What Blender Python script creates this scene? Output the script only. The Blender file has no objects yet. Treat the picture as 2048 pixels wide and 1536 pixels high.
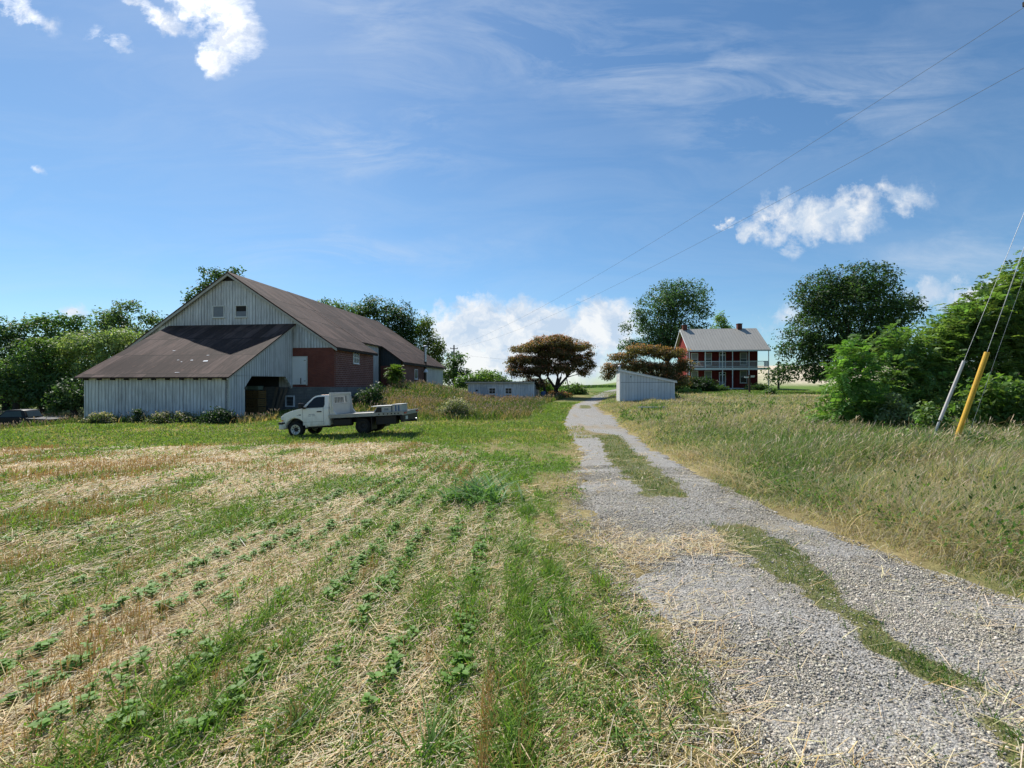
import bpy, bmesh, math, random
import numpy as np
from mathutils import Vector, Matrix

R = math.radians
rng = np.random.default_rng(7)
random.seed(7)
scene = bpy.context.scene
COL = scene.collection

# ------------------------------------------------------------------ camera numbers (photo is 2048 x 1536)
F, CX, HY, HC = 950.0, 1024.0, 770.0, 1.65

def P(px, py, d):
    """world point seen at photo pixel (px, py) at depth d"""
    return Vector(((px - CX) / F * d, d, HC - (py - HY) / F * d))

# ------------------------------------------------------------------ noise (numpy)
def _hash(ix, iy, seed):
    n = (ix.astype(np.int64) * 374761393 + iy.astype(np.int64) * 668265263 + seed * 974634777) & 0x7fffffff
    n = ((n ^ (n >> 13)) * 1274126177) & 0x7fffffff
    return ((n ^ (n >> 16)) & 0xffff) / 65535.0

def vnoise(x, y, seed=0):
    x = np.asarray(x, float); y = np.asarray(y, float)
    ix = np.floor(x); iy = np.floor(y); fx = x - ix; fy = y - iy
    fx = fx * fx * (3 - 2 * fx); fy = fy * fy * (3 - 2 * fy)
    a = _hash(ix, iy, seed); b = _hash(ix + 1, iy, seed); c = _hash(ix, iy + 1, seed); d = _hash(ix + 1, iy + 1, seed)
    return (a + (b - a) * fx) * (1 - fy) + (c + (d - c) * fx) * fy

def fbm(x, y, seed=0, o=3):
    s = 0; a = .5; t = 0
    for k in range(o):
        s = s + a * vnoise(x * 2 ** k, y * 2 ** k, seed + k * 17); t += a; a *= .5
    return s / t

def ss(a, b, x):
    t = np.clip((np.asarray(x, float) - a) / (b - a), 0, 1)
    return t * t * (3 - 2 * t)

# ------------------------------------------------------------------ terrain height
_ty = np.linspace(-60, 420, 961)
def _prof(pts):
    p = np.interp(_ty, [a for a, b in pts], [b for a, b in pts])
    k = np.exp(-.5 * (np.arange(-12, 13) / 5.0) ** 2); k /= k.sum()
    return np.convolve(np.pad(p, 12, 'edge'), k, 'valid')
_RD = _prof([(-60, .05), (0, .0), (5, -.12), (10, -.30), (15, -.5), (20, -.65), (28, -.77), (36, -.6), (45, -.2), (55, .1), (70, .45), (85, .7), (100, .9), (130, 1.05), (420, 1.1)])
_LF = _prof([(-60, .05), (0, 0), (8, -.22), (15, -.60), (20, -.84), (25, -.90), (31, -.80), (36, -.77), (60, -.5), (100, .2), (160, .9), (420, 1.1)])
_RT = _prof([(-60, .05), (0, .05), (5, .06), (12, .14), (18, .06), (30, -.05), (45, .1), (60, .6), (71, 1.05), (100, 1.15), (420, 1.1)])

def gh(x, y):
    x = np.asarray(x, float); y = np.asarray(y, float)
    rd = np.interp(y, _ty, _RD); lf = np.interp(y, _ty, _LF); rt = np.interp(y, _ty, _RT)
    xc = np.interp(y, [0, 10, 28, 55, 80, 120], [1.6, 1.9, 4.0, 7.5, 14, 26])
    wl = ss(0, 1, (xc - 1.5 - x) / (5 + .06 * np.abs(y)))
    wr = ss(0, 1, (x - xc - 1.5) / (5 + .05 * np.abs(y)))
    h = rd * (1 - wl - wr) + lf * wl + rt * wr
    h = h + 2.1 * np.exp(-.5 * (((x + 12) / 5.5) ** 2 + ((y - 53) / 9.5) ** 2))
    h = h + .22 * np.exp(-.5 * (((x + 4) / 3.0) ** 2 + ((y - 23) / 4.0) ** 2))
    h = h - .85 * ss(-27, -36, x) * ss(12, 26, y) * ss(140, 70, y)
    h = h + 7.3 * ss(52, 82, x) * ss(112, 168, y) * ss(420, 230, y)
    h = h + (fbm(x * .35, y * .35, 3) - .5) * .08 * ss(3, 12, np.hypot(x, y))
    return h

def g(x, y):
    return float(gh(np.array([x]), np.array([y]))[0])

def ground_hit(px, py):
    d = np.geomspace(1.0, 260, 3000)
    x = (px - CX) / F * d; z = HC - (py - HY) / F * d
    k = np.nonzero(z <= gh(x, d))[0]
    i = k[0] if len(k) else len(d) - 1
    return float(x[i]), float(d[i])

# road edges traced on the ground, as x against depth
_L = [ground_hit(*p) for p in [(1571, 1530), (1423, 1341), (1300, 1207), (1252, 1118), (1196, 1051), (1170, 990), (1160, 930), (1160, 895), (1140, 872), (1127, 850), (1135, 830), (1142, 817), (1146, 810), (1162, 805), (1182, 797), (1205, 784)]]
_Rr = [ground_hit(*p) for p in [(2048, 1205), (1700, 1080), (1557, 1028), (1400, 955), (1342, 916), (1293, 893), (1273, 875), (1240, 852), (1225, 832), (1197, 817), (1188, 811), (1206, 799), (1232, 787)]]
_L = [(_L[0][0] + .55, -6.0)] + _L + [(29, 118), (60, 150)]
_Rr = [(4.6, -6.0), (4.15, 2.0)] + _Rr + [(33, 117), (64, 149)]
_L.sort(key=lambda p: p[1]); _Rr.sort(key=lambda p: p[1])
def XL(y): return np.interp(y, [p[1] for p in _L], [p[0] for p in _L])
def XR(y): return np.interp(y, [p[1] for p in _Rr], [p[0] for p in _Rr])
# grass islands between the wheel tracks
_isl = []
for li, ri in [([(1201, 882), (1215, 916), (1234, 945), (1262, 968), (1290, 1000)], [(1240, 872), (1262, 900), (1293, 922), (1332, 953), (1374, 1000)]),
               ([(1411, 1058), (1452, 1091), (1508, 1131), (1565, 1171), (1621, 1212), (1678, 1252), (1726, 1292), (1790, 1333), (1871, 1373), (1920, 1397)], [(1508, 1058), (1565, 1091), (1621, 1131), (1661, 1171), (1710, 1212), (1742, 1252), (1790, 1292), (1879, 1333), (1944, 1373), (1976, 1397)]),
               ([(1944, 1438), (1992, 1494), (2025, 1535)], [(1984, 1438), (2041, 1494), (2065, 1535)]),
               ([(1160, 811), (1158, 818)], [(1182, 811), (1180, 818)])]:
    a = sorted([ground_hit(*p) for p in li], key=lambda p: p[1]); b = sorted([ground_hit(*p) for p in ri], key=lambda p: p[1])
    _isl.append((a, b))
def island(x, y):
    m = np.zeros_like(np.asarray(x, float))
    for a, b in _isl:
        l = np.interp(y, [p[1] for p in a], [p[0] for p in a]); r = np.interp(y, [p[1] for p in b], [p[0] for p in b])
        y0 = min(a[0][1], b[0][1]); y1 = max(a[-1][1], b[-1][1])
        e = .07 + .006 * y
        n = (fbm(x * 5, y * 4, 31, 4) - .5) * (.42 if y0 < 4 else .6)
        m = np.maximum(m, ss(-e, e, x - l + n) * ss(-e, e, r - x + n) * ss(-.15, .15, y - y0 + n) * ss(-.3, .3, y1 - y + n))
    # the grassy gap where the left track is overgrown
    return m
def road(x, y):
    e = .04 + .004 * np.abs(y)
    n = (fbm(x * 3.5, y * 2.2, 21) - .5) * (.35 + .02 * np.clip(y, 0, 60))
    return ss(-e, e, x - XL(y) + n) * ss(-e, e, XR(y) - x + n)
def crownz(x, y):
    t = np.clip((x - XL(y)) / np.maximum(XR(y) - XL(y), .3), 0, 1)
    return (.012 + .035 * np.sin(np.pi * t)) * ((t > 0) & (t < 1))
def xfield(y): return np.interp(y, [-6, 2, 6, 10, 15, 20, 24], [.35, .2, -.1, -.55, -1.3, -4.5, -9])
def fieldm(x, y):
    n = (fbm(x * .5, y * .5, 41) - .5)
    yb = 18.9 + np.clip((x + 9) * .12, -1.5, 1.2)
    return ss(-.35, .35, xfield(y) - x + n * .9) * ss(-.7, .7, yb - y + n * 3)
def lawnm(x, y): return ss(55, 60, y + (fbm(x * .3, y * .3, 9) - .5) * 4) * ss(8, 12, x - (y - 45) * .12)

# ------------------------------------------------------------------ materials
def new_mat(name):
    m = bpy.data.materials.new(name); m.use_nodes = True
    nt = m.node_tree; nt.nodes.clear()
    out = nt.nodes.new('ShaderNodeOutputMaterial')
    return m, nt, out
class N:
    """tiny node builder"""
    def __init__(s, nt): s.nt = nt
    def n(s, t, **k):
        nd = s.nt.nodes.new(t)
        for a, b in k.items():
            if a == 'i':
                for q, v in b.items():
                    sock = nd.inputs[q]
                    if isinstance(v, bpy.types.NodeSocket): s.nt.links.new(v, sock)
                    else: sock.default_value = v
            else: setattr(nd, a, b)
        return nd
    def math(s, op, a, b=0.0, c=None, clamp=False):
        i = {0: a, 1: b}
        if c is not None: i[2] = c
        return s.n('ShaderNodeMath', operation=op, use_clamp=clamp, i=i).outputs[0]
    def mix(s, f, a, b, mode='MIX'):
        nd = s.nt.nodes.new('ShaderNodeMix'); nd.data_type = 'RGBA'; nd.blend_type = mode
        for q, v in ((0, f), (6, a), (7, b)):
            if isinstance(v, bpy.types.NodeSocket): s.nt.links.new(v, nd.inputs[q])
            else: nd.inputs[q].default_value = v if q == 0 else (tuple(v) + (1,))[:4]
        return nd.outputs[2]
    def ramp(s, f, pts):
        nd = s.n('ShaderNodeValToRGB', i={0: f}); cr = nd.color_ramp
        while len(cr.elements) < len(pts): cr.elements.new(.5)
        for e, (p, c) in zip(cr.elements, pts):
            e.position = p; e.color = (tuple(c) + (1,))[:4] if hasattr(c, '__len__') else (c, c, c, 1)
        return nd.outputs[0]
    def noise(s, vec, scale, detail=4, rough=.55, dist=0):
        return s.n('ShaderNodeTexNoise', i={'Vector': vec, 'Scale': scale, 'Detail': detail, 'Roughness': rough, 'Distortion': dist})
    def obj(s): return s.n('ShaderNodeTexCoord').outputs['Object']
    def scale(s, vec, v): return s.n('ShaderNodeVectorMath', operation='MULTIPLY', i={0: vec, 1: v}).outputs[0]
    def bsdf(s, col, rough=.7, spec=.3, metal=0.0, normal=None, **k):
        b = s.n('ShaderNodeBsdfPrincipled')
        for q, v in (('Base Color', col), ('Roughness', rough), ('Specular IOR Level', spec), ('Metallic', metal), ('Normal', normal)):
            if v is None: continue
            if isinstance(v, bpy.types.NodeSocket): s.nt.links.new(v, b.inputs[q])
            else: b.inputs[q].default_value = (tuple(v) + (1,))[:4] if q == 'Base Color' else v
        return b
    def bump(s, h, strength=.5, dist=.02):
        return s.n('ShaderNodeBump', i={'Height': h, 'Strength': strength, 'Distance': dist}).outputs[0]

def plain(name, col, rough=.6, spec=.3, metal=0.0, var=.12, scale=3.0, bump=0.0):
    m, nt, out = new_mat(name); b = N(nt); o = b.obj()
    f = b.noise(o, scale, 5).outputs[0]; f2 = b.noise(o, scale * 9, 3).outputs[0]
    f = b.math('ADD', b.math('MULTIPLY', f, .7), b.math('MULTIPLY', f2, .3))
    c = b.mix(f, [v * (1 - var * 1.6) for v in col], [min(1, v * (1 + var * 1.4)) for v in col])
    s = b.bsdf(c, rough, spec, metal, b.bump(f2, bump, .01) if bump else None)
    nt.links.new(s.outputs[0], out.inputs[0]); return m

def siding(name, axis, bw, col, gap=(.05, .05, .055), wear=(.22, .21, .2), wearamt=.35, gw=.07, hline=None, rough=.75):
    """vertical boards: gaps, tint per board, weather streaks"""
    m, nt, out = new_mat(name); b = N(nt); o = b.obj()
    sp = b.n('ShaderNodeSeparateXYZ', i={0: o}); a = sp.outputs[axis]
    q = b.math('DIVIDE', a, bw); fr = b.math('FRACT', q); fl = b.math('FLOOR', q)
    wn = b.n('ShaderNodeTexWhiteNoise', noise_dimensions='1D', i={'W': fl}).outputs['Value']
    comb = b.n('ShaderNodeCombineXYZ', i={0: b.math('ADD', b.math('MULTIPLY', a, 7.0), b.math('MULTIPLY', wn, 30.0)), 1: b.math('MULTIPLY', sp.outputs[2], .55), 2: 0.0}).outputs[0]
    st = b.noise(comb, 1.6, 6, .65).outputs[0]
    lo = b.noise(o, .45, 3).outputs[0]
    st = b.math('ADD', st, b.math('MULTIPLY', b.math('SUBTRACT', lo, .5), .5))
    c = b.mix(b.math('MULTIPLY', wn, .35), col, [v * .72 for v in col])
    wf = b.ramp(st, [(.62 - wearamt * .5, 0.0), (.74, 1.0)])
    c = b.mix(b.math('MULTIPLY', wf, min(1, wearamt * 2)), c, wear)
    gp = b.math('LESS_THAN', fr, b.math('ADD', gw * .55, b.math('MULTIPLY', wn, gw)))
    if hline is not None:
        hl = b.math('LESS_THAN', b.math('ABSOLUTE', b.math('SUBTRACT', sp.outputs[2], hline)), .02)
        gp = b.math('MAXIMUM', gp, hl)
    c = b.mix(b.math('MULTIPLY', gp, .8), c, gap)
    hgt = b.math('SUBTRACT', b.math('ADD', b.math('MULTIPLY', wn, .5), b.math('MULTIPLY', st, .3)), gp)
    s = b.bsdf(c, rough, .2, 0, b.bump(hgt, .6, .02))
    nt.links.new(s.outputs[0], out.inputs[0]); return m

def brickmat(name, axis, c1, c2, mortar, bw=.22, rh=.075, ms=.012, stain=.5):
    m, nt, out = new_mat(name); b = N(nt); o = b.obj()
    sp = b.n('ShaderNodeSeparateXYZ', i={0: o})
    v = b.n('ShaderNodeCombineXYZ', i={0: sp.outputs[axis], 1: sp.outputs[2], 2: 0.0}).outputs[0]
    t = b.n('ShaderNodeTexBrick', i={'Vector': v, 'Scale': 1.0, 'Color1': tuple(c1) + (1,), 'Color2': tuple(c2) + (1,), 'Mortar': tuple(mortar) + (1,), 'Brick Width': bw, 'Row Height': rh, 'Mortar Size': ms, 'Bias': 0.0})
    nz = b.noise(o, 1.1, 5).outputs[0]; n2 = b.noise(o, 14, 3).outputs[0]
    c = b.mix(b.math('MULTIPLY', b.ramp(nz, [(.45, 0.0), (.75, 1.0)]), stain), t.outputs[0], [v * .5 for v in c1])
    c = b.mix(b.math('MULTIPLY', n2, .35), c, [min(1, v * 1.35) for v in c2])
    s = b.bsdf(c, .85, .15, 0, b.bump(b.math('SUBTRACT', b.math('MULTIPLY', n2, .3), t.outputs[1]), .6, .01))
    nt.links.new(s.outputs[0], out.inputs[0]); return m

def roofmat(name, c1, c2, axis_run, seam=.62, course=2.4, spec=.25, rough=.6):
    """old metal / felt roof: sheets with seams down the slope, courses across, rust stains"""
    m, nt, out = new_mat(name); b = N(nt); o = b.obj(); sp = b.n('ShaderNodeSeparateXYZ', i={0: o})
    along = sp.outputs[axis_run]; down = sp.outputs[1 - axis_run]
    wob = b.math('MULTIPLY', b.math('SUBTRACT', b.noise(o, .35, 2).outputs[0], .5), .35)
    k = b.math('DIVIDE', b.math('ADD', down, wob), course); kf = b.math('FLOOR', k); kk = b.math('FRACT', k)
    q = b.math('ADD', b.math('DIVIDE', along, seam), b.math('MULTIPLY', kf, .37)); fr = b.math('FRACT', q); fl = b.math('FLOOR', q)
    wn = b.n('ShaderNodeTexWhiteNoise', noise_dimensions='2D', i={'Vector': b.n('ShaderNodeCombineXYZ', i={0: fl, 1: kf, 2: 0.0}).outputs[0]}).outputs['Value']
    sv = (2.4, .35, .35) if axis_run == 0 else (.35, 2.4, .35)
    st = b.noise(b.scale(o, sv), 2.2, 7, .68, .4).outputs[0]
    big = b.noise(o, .22, 3).outputs[0]
    f = b.math('ADD', b.math('MULTIPLY', st, .75), b.math('ADD', b.math('MULTIPLY', b.math('SUBTRACT', wn, .3), .24), b.math('MULTIPLY', b.math('SUBTRACT', big, .5), .6)))
    c = b.mix(b.ramp(f, [(.36, 0.0), (.66, 1.0)]), c1, c2)
    ln = b.math('MAXIMUM', b.math('MULTIPLY', b.math('LESS_THAN', fr, .08), .6), b.math('LESS_THAN', kk, .04))
    c = b.mix(b.math('MULTIPLY', ln, .8), c, [v * .3 for v in c1])
    ru = b.noise(b.scale(o, (1.6, .5, .5) if axis_run == 0 else (.5, 1.6, .5)), 3.1, 6, .7).outputs[0]
    c = b.mix(b.math('MULTIPLY', b.ramp(ru, [(.56, 0.0), (.72, 1.0)]), .55), c, (c2[0] * 1.45, c2[1] * 1.2, c2[2] * 1.05))
    s = b.bsdf(c, rough, spec, 0, b.bump(b.math('ADD', b.math('MULTIPLY', st, .5), b.math('ADD', kk, ln)), .5, .03))
    nt.links.new(s.outputs[0], out.inputs[0]); return m

def leafmat(name, trans=.38, gloss=.35, tint=(1.25, 1.35, .55)):
    m, nt, out = new_mat(name); b = N(nt)
    a = b.n('ShaderNodeAttribute', attribute_name='Col').outputs['Color']
    s = b.bsdf(a, .55, gloss)
    t = b.n('ShaderNodeBsdfTranslucent', i={0: b.mix(1.0, a, tint, 'MULTIPLY')})
    mx = b.n('ShaderNodeMixShader', i={0: trans, 1: s.outputs[0], 2: t.outputs[0]})
    nt.links.new(mx.outputs[0], out.inputs[0]); return m

M = {}
def build_materials():
    M['leaf'] = leafmat('leaf_surface', .45, .35, (1.35, 1.45, .6)); M['grass'] = leafmat('grass_blade_surface', .42, .3, (1.2, 1.3, .6)); M['straw'] = leafmat('straw_surface', .22, .25, (1.1, 1.0, .8))
    M['bark'] = plain('bark', (.10, .085, .07), .9, .1, var=.35, scale=6, bump=.6)
    M['bark_dark'] = plain('dark_bark', (.05, .042, .036), .9, .1, var=.35, scale=6, bump=.6)
    M['board_x'] = siding('whitewashed_boards_front', 0, .26, (.66, .67, .69), (.06, .06, .065), (.28, .28, .285), wearamt=.46, gw=.13)
    M['board_y'] = siding('whitewashed_boards_side', 1, .26, (.64, .655, .68), (.06, .06, .065), (.30, .30, .30), wearamt=.35, gw=.13)
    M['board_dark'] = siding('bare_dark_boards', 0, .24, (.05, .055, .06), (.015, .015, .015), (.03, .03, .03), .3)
    M['panel_y'] = siding('pale_panel_siding', 1, .9, (.56, .58, .58), wearamt=.25, gw=.02)
    M['trim_old'] = plain('weathered_trim', (.42, .40, .36), .8, .2, var=.25, scale=2.5)
    M['trim_dark'] = plain('dark_tarred_wood', (.03, .028, .027), .8, .2, var=.3)
    M['white'] = plain('white_paint', (.72, .735, .76), .5, .35, var=.07, scale=2)
    M['offwhite'] = plain('aged_white_paint', (.6, .6, .57), .6, .3, var=.15, scale=4)
    M['brick_x'] = brickmat('old_red_brick_front', 0, (.145, .042, .033), (.20, .06, .043), (.17, .10, .085), .24, .085, .010)
    M['brick_y'] = brickmat('old_red_brick_side', 1, (.125, .05, .043), (.165, .068, .058), (.30, .22, .20), .5, .17, .022)
    M['brick_far'] = brickmat('brown_brick_side', 1, (.13, .065, .055), (.17, .085, .07), (.22, .16, .14), .4, .12, .014)
    M['stone_x'] = brickmat('concrete_block_foundation_front', 0, (.14, .145, .15), (.19, .19, .19), (.11, .11, .115), .5, .24, .02, .75)
    M['stone_y'] = brickmat('concrete_block_foundation_side', 1, (.14, .145, .15), (.19, .19, .19), (.11, .11, .115), .5, .24, .02, .75)
    M['roof_y'] = roofmat('brown_barn_roofing', (.042, .028, .024), (.125, .084, .070), 1, .75, 2.6, .12, .8)
    M['roof_x'] = roofmat('brown_shed_roofing', (.045, .030, .026), (.14, .094, .080), 0, .8, 2.5, .12, .8)
    M['chim'] = brickmat('sooty_chimney_brick', 1, (.12, .035, .028), (.16, .05, .04), (.13, .07, .06)); M['glass'] = plain('dark_window_glass', (.015, .018, .022), .15, .3, var=.2); M['tintglass'] = plain('pale_tinted_glass', (.05, .07, .07), .2, .3, var=.2)
    M['shade'] = plain('window_blind_cloth', (.20, .21, .20), .8, .2, var=.08)
    M['board_grey'] = plain('grey_boarded_pane', (.20, .22, .25), .7, .2, var=.2)
    M['black'] = plain('black_plastic', (.015, .015, .017), .5, .3)
    M['tyre'] = plain('tyre_rubber', (.018, .018, .018), .85, .2, var=.2, scale=8)
    M['steel'] = plain('dull_steel', (.42, .43, .44), .38, .5, .85, var=.15, scale=5)
    M['bed'] = plain('dulled_bed_steel', (.34, .335, .31), .6, .3, .2, var=.3, scale=3); M['boxgrey'] = plain('worn_box_paint', (.40, .41, .40), .6, .3, var=.3, scale=4); M['alu'] = plain('aluminium_sheet', (.55, .55, .53), .42, .5, .35, var=.12, scale=4)
    M['truckwhite'] = plain('dusty_white_car_paint', (.74, .75, .72), .3, .5, var=.06, scale=1.5)
    M['lettering'] = plain('blue_lettering', (.03, .07, .16), .6, .2); M['lettering2'] = plain('grey_lettering', (.10, .12, .13), .6, .2)
    M['crate'] = siding('crate_slats', 0, .14, (.26, .165, .07), (.02, .014, .008), (.12, .08, .04), .4, .1)
    M['crate_dark'] = siding('old_crate_slats', 0, .14, (.14, .11, .08), (.02, .015, .01), (.07, .05, .04), .4, .1)
    M['greenbox'] = plain('faded_green_paint', (.20, .27, .24), .7, .2, var=.25)
    M['plank'] = plain('old_plank_wood', (.16, .13, .10), .85, .15, var=.35, scale=5)
    M['house_x'] = brickmat('painted_red_brick_shaded_front', 0, (.115, .016, .015), (.14, .020, .018), (.085, .014, .013), .22, .075, .010, .35)  # shade on the porch front is put into this deeper red
    M['house_y'] = brickmat('painted_red_brick_sunlit_side', 1, (.22, .028, .024), (.26, .034, .03), (.18, .026, .022), .22, .075, .010, .35)  # same brick in a lighter red: sunlight on the gable put into the colour
    M['yellow'] = plain('yellow_plastic', (.66, .38, .045), .65, .25, var=.28, scale=7)
    M['palepipe'] = plain('faded_pale_plastic', (.56, .52, .50), .7, .2, var=.28, scale=7)
    M['wire'] = plain('wire_grey', (.20, .21, .23), .6, .3); M['guy'] = plain('galvanised_strand', (.33, .34, .34), .5, .4, .4)
    M['pole'] = plain('creosoted_pole_wood', (.05, .042, .035), .9, .1, var=.3, scale=6, bump=.4)
    M['bluepaint'] = plain('faded_blue_plastic', (.06, .12, .24), .5, .3, var=.2)
    M['pickup'] = plain('black_car_paint', (.010, .010, .012), .45, .25, var=.2); M['maroon'] = plain('maroon_car_paint', (.06, .008, .010), .3, .5)
    M['redlamp'] = plain('red_lamp_lens', (.4, .02, .015), .3, .5); M['amber'] = plain('amber_lamp_lens', (.65, .22, .04), .3, .5); M['lampglass'] = plain('clear_lamp_lens', (.6, .62, .64), .15, .6)
    m, nt, out = new_mat('dusty_truck_paint'); b = N(nt); o = b.obj(); sp = b.n('ShaderNodeSeparateXYZ', i={0: o})
    nz = b.noise(b.scale(o, (2.5, 2.5, 1.2)), 2.2, 6, .65).outputs[0]
    f = b.math('ADD', b.math('MULTIPLY', b.math('SUBTRACT', 1.05, sp.outputs[2]), .9), b.math('MULTIPLY', b.math('SUBTRACT', nz, .5), 1.5))
    c = b.mix(b.math('MULTIPLY', b.ramp(f, [(.1, 0.0), (.75, 1.0)]), .6), (.78, .78, .75), (.36, .33, .25))
    s = b.bsdf(c, .32, .5); nt.links.new(s.outputs[0], out.inputs[0]); M['truckwhite'] = m
    # standing seam house roof
    m, nt, out = new_mat('grey_standing_seam_roof'); b = N(nt); o = b.obj(); sp = b.n('ShaderNodeSeparateXYZ', i={0: o})
    fr = b.math('FRACT', b.math('DIVIDE', sp.outputs[0], .42)); ln = b.math('LESS_THAN', fr, .16)
    nz = b.noise(b.scale(o, (1.5, .3, .3)), 1.2, 5).outputs[0]
    c = b.mix(nz, (.33, .315, .28), (.46, .44, .39)); c = b.mix(b.math('MULTIPLY', ln, .5), c, (.2, .19, .17))
    s = b.bsdf(c, .5, .35, .1, b.bump(ln, .8, .03)); nt.links.new(s.outputs[0], out.inputs[0]); M['house_roof'] = m
    # weathered coop boards
    M['coop'] = siding('peeling_coop_boards', 0, .2, (.74, .77, .80), (.06, .08, .11), (.22, .27, .35), .5, .08)
    M['coop_y'] = siding('peeling_coop_boards_side', 1, .2, (.58, .60, .62), (.06, .06, .07), (.2, .21, .23), .5, .08)
    M['shed_x'] = siding('white_shed_boards_front', 0, .27, (.60, .65, .70), (.10, .12, .15), (.4, .44, .48), .3, .06, hline=2.15)
    M['shed_y'] = siding('white_shed_boards_side', 1, .4, (.68, .68, .66), (.2, .2, .2), (.4, .38, .35), .3, .05, hline=2.3)
    # ground
    m, nt, out = new_mat('field_ground'); b = N(nt); o = b.obj()
    a = b.n('ShaderNodeAttribute', attribute_name='Col').outputs['Color']
    n1 = b.noise(o, 9, 8, .7).outputs[0]; n2 = b.noise(o, 45, 5, .7).outputs[0]; n3 = b.noise(b.scale(o, (1, .35, 1)), 1.3, 6, .65).outputs[0]
    f = b.math('ADD', b.math('ADD', b.math('MULTIPLY', n1, .55), b.math('MULTIPLY', n2, .65)), b.math('MULTIPLY', n3, .5))
    k = b.ramp(b.math('MULTIPLY', f, .6), [(.34, .28), (.5, .95), (.68, 1.7)])
    c = b.mix(1.0, a, k, 'MULTIPLY')
    s = b.bsdf(c, .95, .08, 0, b.bump(f, .9, .05)); nt.links.new(s.outputs[0], out.inputs[0]); M['ground'] = m
    # gravel sheet
    m, nt, out = new_mat('crushed_gravel'); b = N(nt); o = b.obj()
    a = b.n('ShaderNodeAttribute', attribute_name='Col'); grass = a.outputs['Color']; msk = b.n('ShaderNodeAttribute', attribute_name='Isl').outputs['Fac']
    v = b.n('ShaderNodeTexVoronoi', i={'Vector': o, 'Scale': 70.0, 'Randomness': 1.0}); v2 = b.n('ShaderNodeTexVoronoi', i={'Vector': o, 'Scale': 31.0})
    tone = b.n('ShaderNodeSeparateColor', i={0: v.outputs['Color']}).outputs[0]; t2 = b.n('ShaderNodeSeparateColor', i={0: v2.outputs['Color']}).outputs[1]
    n1 = b.noise(o, 1.2, 5, .6).outputs[0]
    tone = b.math('ADD', b.math('MULTIPLY', tone, .62), b.math('MULTIPLY', t2, .38))
    c = b.ramp(tone, [(.12, (.19, .182, .168)), (.42, (.31, .298, .275)), (.70, (.40, .384, .352)), (.92, (.50, .48, .44))])
    c = b.mix(b.math('MULTIPLY', b.ramp(n1, [(.5, 0.0), (.72, 1.0)]), .5), c, (.28, .235, .175))
    edge = b.ramp(v.outputs['Distance'], [(.25, 1.0), (.85, .5)]); c = b.mix(.6, c, b.mix(1.0, c, edge, 'MULTIPLY'))
    n2 = b.noise(o, 30, 5, .7).outputs[0]
    mk = b.ramp(b.math('ADD', msk, b.math('MULTIPLY', b.math('SUBTRACT', n2, .5), .7)), [(.38, 0.0), (.6, 1.0)])
    c = b.mix(mk, c, b.mix(1.0, grass, b.ramp(n2, [(.3, .5), (.7, 1.5)]), 'MULTIPLY'))
    s = b.bsdf(c, .85, .2, 0, b.bump(b.math('SUBTRACT', 1.0, v.outputs['Distance']), .8, .015)); nt.links.new(s.outputs[0], out.inputs[0]); M['gravel'] = m
    # stones
    m, nt, out = new_mat('gravel_stone'); b = N(nt)
    a = b.n('ShaderNodeAttribute', attribute_name='Col').outputs['Color']
    s = b.bsdf(a, .8, .25); nt.links.new(s.outputs[0], out.inputs[0]); M['stone'] = m
build_materials()

# ------------------------------------------------------------------ object helpers
def link(name, me, mat=None, parent=None):
    o = bpy.data.objects.new(name, me); COL.objects.link(o)
    if me is not None and mat is not None:
        for mm in (mat if isinstance(mat, (list, tuple)) else [mat]): me.materials.append(mm)
    if parent is not None: o.parent = parent
    return o
def tag(o, label=None, cat=None, group=None, kind=None):
    if label: o['label'] = label
    if cat: o['category'] = cat
    if group: o['group'] = group
    if kind: o['kind'] = kind
    return o
def empty(name, loc, rz=0, label=None, cat=None, group=None, rot=None):
    o = bpy.data.objects.new(name, None); COL.objects.link(o); o.location = loc
    o.rotation_euler = rot if rot else (0, 0, rz); o.empty_display_size = .3
    return tag(o, label, cat, group)
def copy_tree(o, parent=None):
    c = o.copy(); COL.objects.link(c); c.parent = parent
    for ch in list(o.children): copy_tree(ch, c)
    return c

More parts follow.
